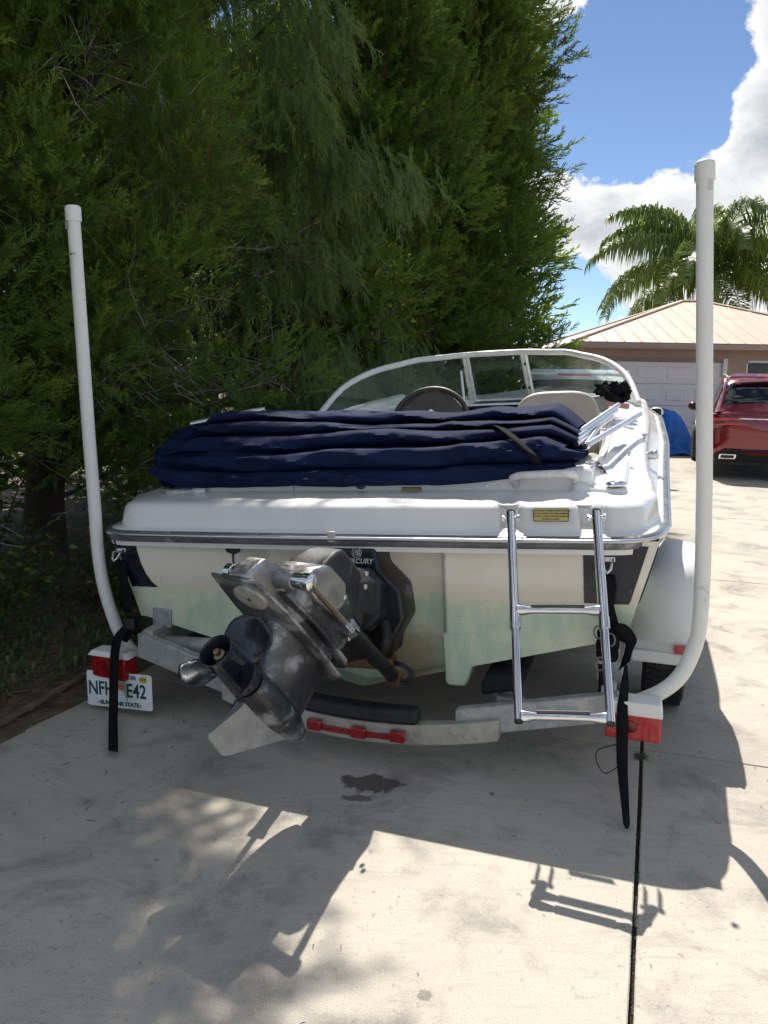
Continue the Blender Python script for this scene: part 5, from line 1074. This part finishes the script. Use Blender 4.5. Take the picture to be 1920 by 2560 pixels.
def plumes(pos, dirs, scale, tint, kind, rng):
    Vs, Ts = [], []
    which = rng.integers(0, 5, len(pos))
    for k in range(5):
        ix = np.where(which == k)[0]
        if not len(ix): continue
        T = TPL[kind][k].reshape(-1, 3); d = dirs[ix]; d /= np.linalg.norm(d, axis=1, keepdims=True); r = rng.normal(size=d.shape); a = np.cross(d, r); a /= np.linalg.norm(a, axis=1, keepdims=True); b = np.cross(d, a)
        P = pos[ix][:, None, :]+scale[ix][:, None, None]*(T[None, :, 0:1]*a[:, None, :]+T[None, :, 1:2]*b[:, None, :]+T[None, :, 2:3]*d[:, None, :])
        Vs.append(P.reshape(-1, 3)); tt = np.repeat(tint[ix][:, None, :], len(T), 1).copy()
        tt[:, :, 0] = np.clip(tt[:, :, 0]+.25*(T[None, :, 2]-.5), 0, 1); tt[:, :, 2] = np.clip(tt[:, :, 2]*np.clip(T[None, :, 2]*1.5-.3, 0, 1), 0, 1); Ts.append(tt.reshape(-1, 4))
    return np.concatenate(Vs), np.concatenate(Ts)
def tree(label, name, base, Ht, radf, z0, nl, ncl, npl, kind, mat, psize, seed, lean=(0, 0), face=None, brown=.08, light=.10, up=.45, tr=.16, dead=40, crad=(.20, .36), bias=.75, limb_rise=.35, cat='tree', clip=None, over=()):
    rng = np.random.default_rng(seed); rnd = random.Random(seed); bw = D(*base); root = empty(name, Matrix.Translation(tuple(bw))); tag(root, label, cat, 'evergreen trees along the driveway')
    def trunk(z): f = z/Ht; return np.array([lean[0]*f+.10*math.sin(z*.9+seed), lean[1]*f+.10*math.cos(z*.7+seed), z])
    tz = np.linspace(0, Ht, 14); MB().tube([Vector(trunk(z))-(Vector((0, 0, .1)) if z == 0 else Vector()) for z in tz], [tr*(1-.9*z/Ht)*(1.35 if z == 0 else 1) for z in tz], 10).build('trunk', BARK, root, smooth=60)
    pos, dr_, sc_, ti = [], [], [], []; bm_ = MB(); dm = MB()
    fa = face if face is not None else math.atan2(-.75, .66)
    for li in range(nl):
        z = z0+(Ht-z0)*((li+rng.uniform(0, 1))/nl)**.92*.97; az = rng.uniform(0, 2*math.pi)
        if rng.uniform() < bias: az = fa+rng.normal(0, .85)
        L = radf(z/Ht)*rng.uniform(.62, 1.08); h = np.array([math.cos(az), math.sin(az), 0]); rise = limb_rise*rng.uniform(.4, 1.5)
        p0 = trunk(z); pts = [p0]; p = p0.copy(); d = h*.9+np.array([0, 0, rise]); nseg = 7
        for k in range(nseg):
            d = d+rng.normal(0, .13, 3)+np.array([0, 0, .05 if kind != 'weep' else -.09]); d /= np.linalg.norm(d); p = p+d*L/nseg; pts.append(p.copy())
        rb_ = .012+.016*L/2; bm_.tube([Vector(q) for q in pts], [rb_*(1-.8*k/nseg) for k in range(nseg+1)], 5, False)
        hue = np.clip(rng.normal(.5, .33), 0, 1); lbrown = rng.uniform() < brown; llight = rng.uniform() < light  # new-growth tone per limb; bright limbs stand in for sunlit sprays
        for c in range(ncl):
            f = rng.uniform(.30, 1.0)**.75 if c else 1.0; j = min(nseg-1, int(f*nseg)); cen = pts[j]+(pts[j+1]-pts[j])*(f*nseg-j); cr = rng.uniform(*crad)*(.75+.5*(L/1.8)); off = rng.normal(0, .20, 3)*min(1, L)*(0 if c == 0 else 1); cc = cen+off
            if clip is not None and not clip(bw+cc): continue
            if c: bm_.tube([Vector(cen), Vector(cen+off*.5+rng.normal(0, .03, 3)), Vector(cc)], [.006, .005, .003], 3, False)
            g = rng.normal(size=(npl, 3)); g /= np.linalg.norm(g, axis=1, keepdims=True); rad = cr*rng.uniform(.15, 1, npl)**.6
            pp = cc+g*rad[:, None]*np.array([1, 1, .85]); out = h*.6+(pts[-1]-pts[-2])/np.linalg.norm(pts[-1]-pts[-2])*.5
            if kind == 'weep': dd = g*.25+out*.22+np.array([0, 0, -1.0])+rng.normal(0, .16, (npl, 3))
            else: dd = g*.75+out*.55+np.array([0, 0, up])+rng.normal(0, .22, (npl, 3))
            pos.append(pp); dr_.append(dd); sc_.append(psize*rng.uniform(.6, 1.25, npl)*(1 if kind != 'weep' else rng.uniform(.8, 1.5, npl)))
            t_ = np.zeros((npl, 4)); t_[:, 0] = np.clip(hue+rng.normal(0, .18, npl), 0, 1); t_[:, 1] = np.where(rng.uniform(size=npl) < (.65 if lbrown else .05), rng.uniform(.4, .9, npl), 0); t_[:, 2] = np.where(rng.uniform(size=npl) < (.7 if llight else .16), rng.uniform(.2, .85, npl), 0); t_[:, 3] = 1; ti.append(t_)
    for tgt in over:                             # long unseen boughs added over the driveway, above the picture, to shade it
        e = np.array(tgt)-bw; p0 = trunk(e[2]*.62); pts = [p0+(e-p0)*f+np.array([0, 0, .35*math.sin(f*3.14)])+rng.normal(0, .05, 3)*(0 < f < 1) for f in np.linspace(0, 1, 9)]
        bm_.tube([Vector(q) for q in pts], [.045*(1-.85*k/8) for k in range(9)], 5, False)
        for c in range(9):
            f = .45+.55*c/8; j = min(7, int(f*8)); cc = pts[j]+(pts[j+1]-pts[j])*(f*8-j)+rng.normal(0, .22, 3)*np.array([1, 1, .5]); m_ = 44; g = rng.normal(size=(m_, 3)); g /= np.linalg.norm(g, axis=1, keepdims=True)
            pos.append(cc+g*(.34*rng.uniform(.2, 1, m_)**.6)[:, None]); dr_.append(g*.8+np.array([0, 0, .2])+rng.normal(0, .25, (m_, 3))); sc_.append(psize*rng.uniform(.7, 1.3, m_)); t_ = np.zeros((m_, 4)); t_[:, 0] = rng.uniform(.2, .7, m_); t_[:, 3] = 1; ti.append(t_)
    for k in range(dead):                        # bare dead twigs inside the crown
        z = rng.uniform(.25, min(4.2, Ht*.7)); az = fa+rng.normal(0, 1.0); L = radf(z/Ht)*rng.uniform(.55, 1.0); h = np.array([math.cos(az), math.sin(az), 0]); p = trunk(z)+h*L*.25; d = h+np.array([0, 0, rng.uniform(-.25, .45)]); pts = [p]
        for q in range(7): d = d+rng.normal(0, .20, 3); d /= np.linalg.norm(d); p = p+d*L*.11; pts.append(p.copy())
        dm.tube([Vector(q) for q in pts], [.007*(1-.75*q/7) for q in range(8)], 4, False)
        for s in range(5):
            j = rng.integers(2, 7); q = pts[j].copy(); e = (pts[j]-pts[j-1])/np.linalg.norm(pts[j]-pts[j-1])+rng.normal(0, .6, 3); sub = [q]
            for w in range(4): e = e/np.linalg.norm(e)+rng.normal(0, .25, 3); q = q+e/np.linalg.norm(e)*rng.uniform(.05, .13); sub.append(q.copy())
            dm.tube([Vector(v) for v in sub], [.0032, .0028, .0022, .0016, .0008], 3, False)
    bm_.build('branches', BARK, root, smooth=0, fix=False)
    if dead: tag(dm.build('dead_twigs', TWIG, root, smooth=0, fix=False), kind='stuff')
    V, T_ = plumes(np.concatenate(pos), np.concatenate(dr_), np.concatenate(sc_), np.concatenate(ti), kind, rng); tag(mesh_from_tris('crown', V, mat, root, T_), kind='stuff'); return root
def cone(r0, r1, p=1.): return lambda f: lerp(r0, r1, f**p)
def taper(r, p=.7): return lambda f: r*max(.05, 1-f)**p*(.82+.18*min(1, f/.15))
def egg(r, lo=.55): return lambda f: r*(lo+(1-lo)*math.sin(min(1, f/.45)*math.pi/2)) if f < .45 else r*math.sqrt(max(.03, 1-((f-.45)/.58)**2))
# near cedars at the left edge of the picture
OVER = [(-.95, 5.75, 5.0), (-1.05, 6.3, 5.1), (-1.35, 5.5, 4.8), (-.60, 6.7, 5.6), (-1.5, 6.4, 5.2), (-.85, 7.1, 5.9), (-1.8, 5.7, 4.7), (-1.2, 6.9, 5.7), (-.80, 5.35, 4.8), (-1.15, 5.15, 4.7), (-1.6, 5.2, 4.6), (-.70, 6.1, 5.2), (-2.0, 5.2, 4.6)]  # tips of the added out-of-view boughs that shade the lower left
tree('nearest dark green cedar with bare grey twigs at the left edge', 'cedar_tree', (-3.25, -.25), 5.6, taper(1.95), .5, 50, 4, 52, 'cedar', CEDAR, .19, 3, dead=110, brown=.10, crad=(.18, .34), light=.35, bias=.93)
tree('bushy bright green cedar behind the left guide pole', 'cedar_tree', (-3.35, 2.05), 7.0, taper(2.35), .4, 60, 4, 52, 'cedar', CEDAR, .19, 5, dead=110, light=.4, brown=.08, crad=(.18, .36), over=OVER, bias=.93)
tree('weeping pale green evergreen with hanging strands between the cedars', 'weeping_tree', (-3.6, 4.9), 8.6, taper(2.75, .6), .6, 58, 5, 28, 'weep', WEEP, .30, 8, dead=24, crad=(.18, .36), limb_rise=.55, brown=.02, light=.3, bias=.93)
tree('tall dark cedar behind the boat windshield', 'cedar_tree', (-3.3, 7.6), 9.6, taper(2.7, .6), .5, 66, 5, 30, 'far', CEDAR, .25, 11, dead=36, brown=.12, crad=(.20, .36), bias=.93)
tree('farthest tall cedar against the sky with ragged right-hand boughs', 'cedar_tree', (-3.0, 11.0), 10.0, egg(2.5, .9), .5, 74, 6, 32, 'far', CEDAR, .28, 14, dead=30, brown=.14, crad=(.22, .40), face=math.atan2(-.35, .9), light=.2)
tree('dense cedar filling the gap behind the farthest ragged cedar', 'cedar_tree', (-3.4, 14.2), 8.8, egg(2.3, .9), .4, 70, 5, 26, 'coarse', CEDAR, .40, 17, dead=0, brown=.12, crad=(.3, .5), face=math.atan2(-.35, .9))
# rear row closing the view
for q, (bx_, by_, hh, lab) in enumerate(((-5.6, .6, 4.6, 'dense dark cedar in the rear row at far left'), (-5.9, 3.6, 5.4, 'dense dark cedar in the rear row behind the bushy cedar'), (-6.0, 7.0, 6.4, 'dense dark cedar in the rear row behind the weeping tree'), (-5.6, 10.8, 7.6, 'dense dark cedar in the rear row behind the tall dark cedar'), (-5.2, 15.0, 8.2, 'dense dark cedar at the far end of the rear row'))):
    tree(lab, 'cedar_tree', (bx_, by_), hh, taper(2.8, .6), .3, 50, 5, 20, 'coarse', CEDAR, .42, 31+q, dead=0, crad=(.3, .55), brown=.12)
# undergrowth
def shrub(label, base, h, w, n, seed, ls=(.03, .06)):
    rnd = random.Random(seed); root = empty('shrub', Matrix.Translation(tuple(D(*base)))); tag(root, label, 'shrub', 'undergrowth at the driveway edge'); mb = MB(); st = MB(); tint = []
    for k in range(14):
        a = rnd.uniform(0, 6.28); e = Vector((math.cos(a)*w*rnd.uniform(.3, 1), math.sin(a)*w*rnd.uniform(.3, 1), h*rnd.uniform(.4, 1))); m_ = e*.5+Vector((rnd.gauss(0, .05), rnd.gauss(0, .05), h*.1)); st.tube([Vector(), m_, e], [.007, .005, .002], 4, False)
        for q in range(n//14):
            f = rnd.uniform(.25, 1); p = m_.lerp(e, (f-.5)*2) if f > .5 else m_*(f*2); p = p+Vector((rnd.gauss(0, .06), rnd.gauss(0, .06), rnd.gauss(0, .06))); d = Vector((rnd.gauss(0, 1), rnd.gauss(0, 1), rnd.gauss(.2, .6))).normalized(); s = d.cross(Vector((rnd.gauss(0, 1), rnd.gauss(0, 1), rnd.gauss(0, 1)))).normalized(); l = rnd.uniform(*ls)
            mb.add([p, p+d*l*.5+s*l*.28, p+d*l, p+d*l*.5-s*l*.28], [(0, 1, 2, 3)]); t0 = rnd.uniform(0, 1); b0 = .7 if rnd.random() < .06 else 0; c0 = rnd.uniform(.3, .9) if rnd.random() < .12 else 0; tint += [(t0, b0, c0, 1)]*4
    o = mb.build('foliage', BROAD, root, smooth=0, fix=False); tag(o, kind='stuff'); set_tint(o.data, np.array(tint)); st.build('stems', BARK, root, smooth=0)
for k, (b, h, w, n, lab) in enumerate((((-2.35, .35), .95, .55, 1500, 'dark leafy shrub in the shade left of the guide pole'), ((-2.2, 1.3), .8, .5, 1300, 'low leafy shrub behind the left tail light'), ((-2.5, -.55), 1.1, .5, 1300, 'leafy vine-covered shrub at the left picture edge'), ((-2.4, 2.6), .8, .6, 1200, 'low leafy shrub beside the port side of the boat'), ((-2.3, 4.2), .8, .6, 1000, 'low leafy shrub near the bow under the weeping tree'), ((-3.0, .9), 1.5, .6, 1600, 'tall leafy shrub under the nearest cedars'))): shrub(lab, b, h, w, n, 50+k)
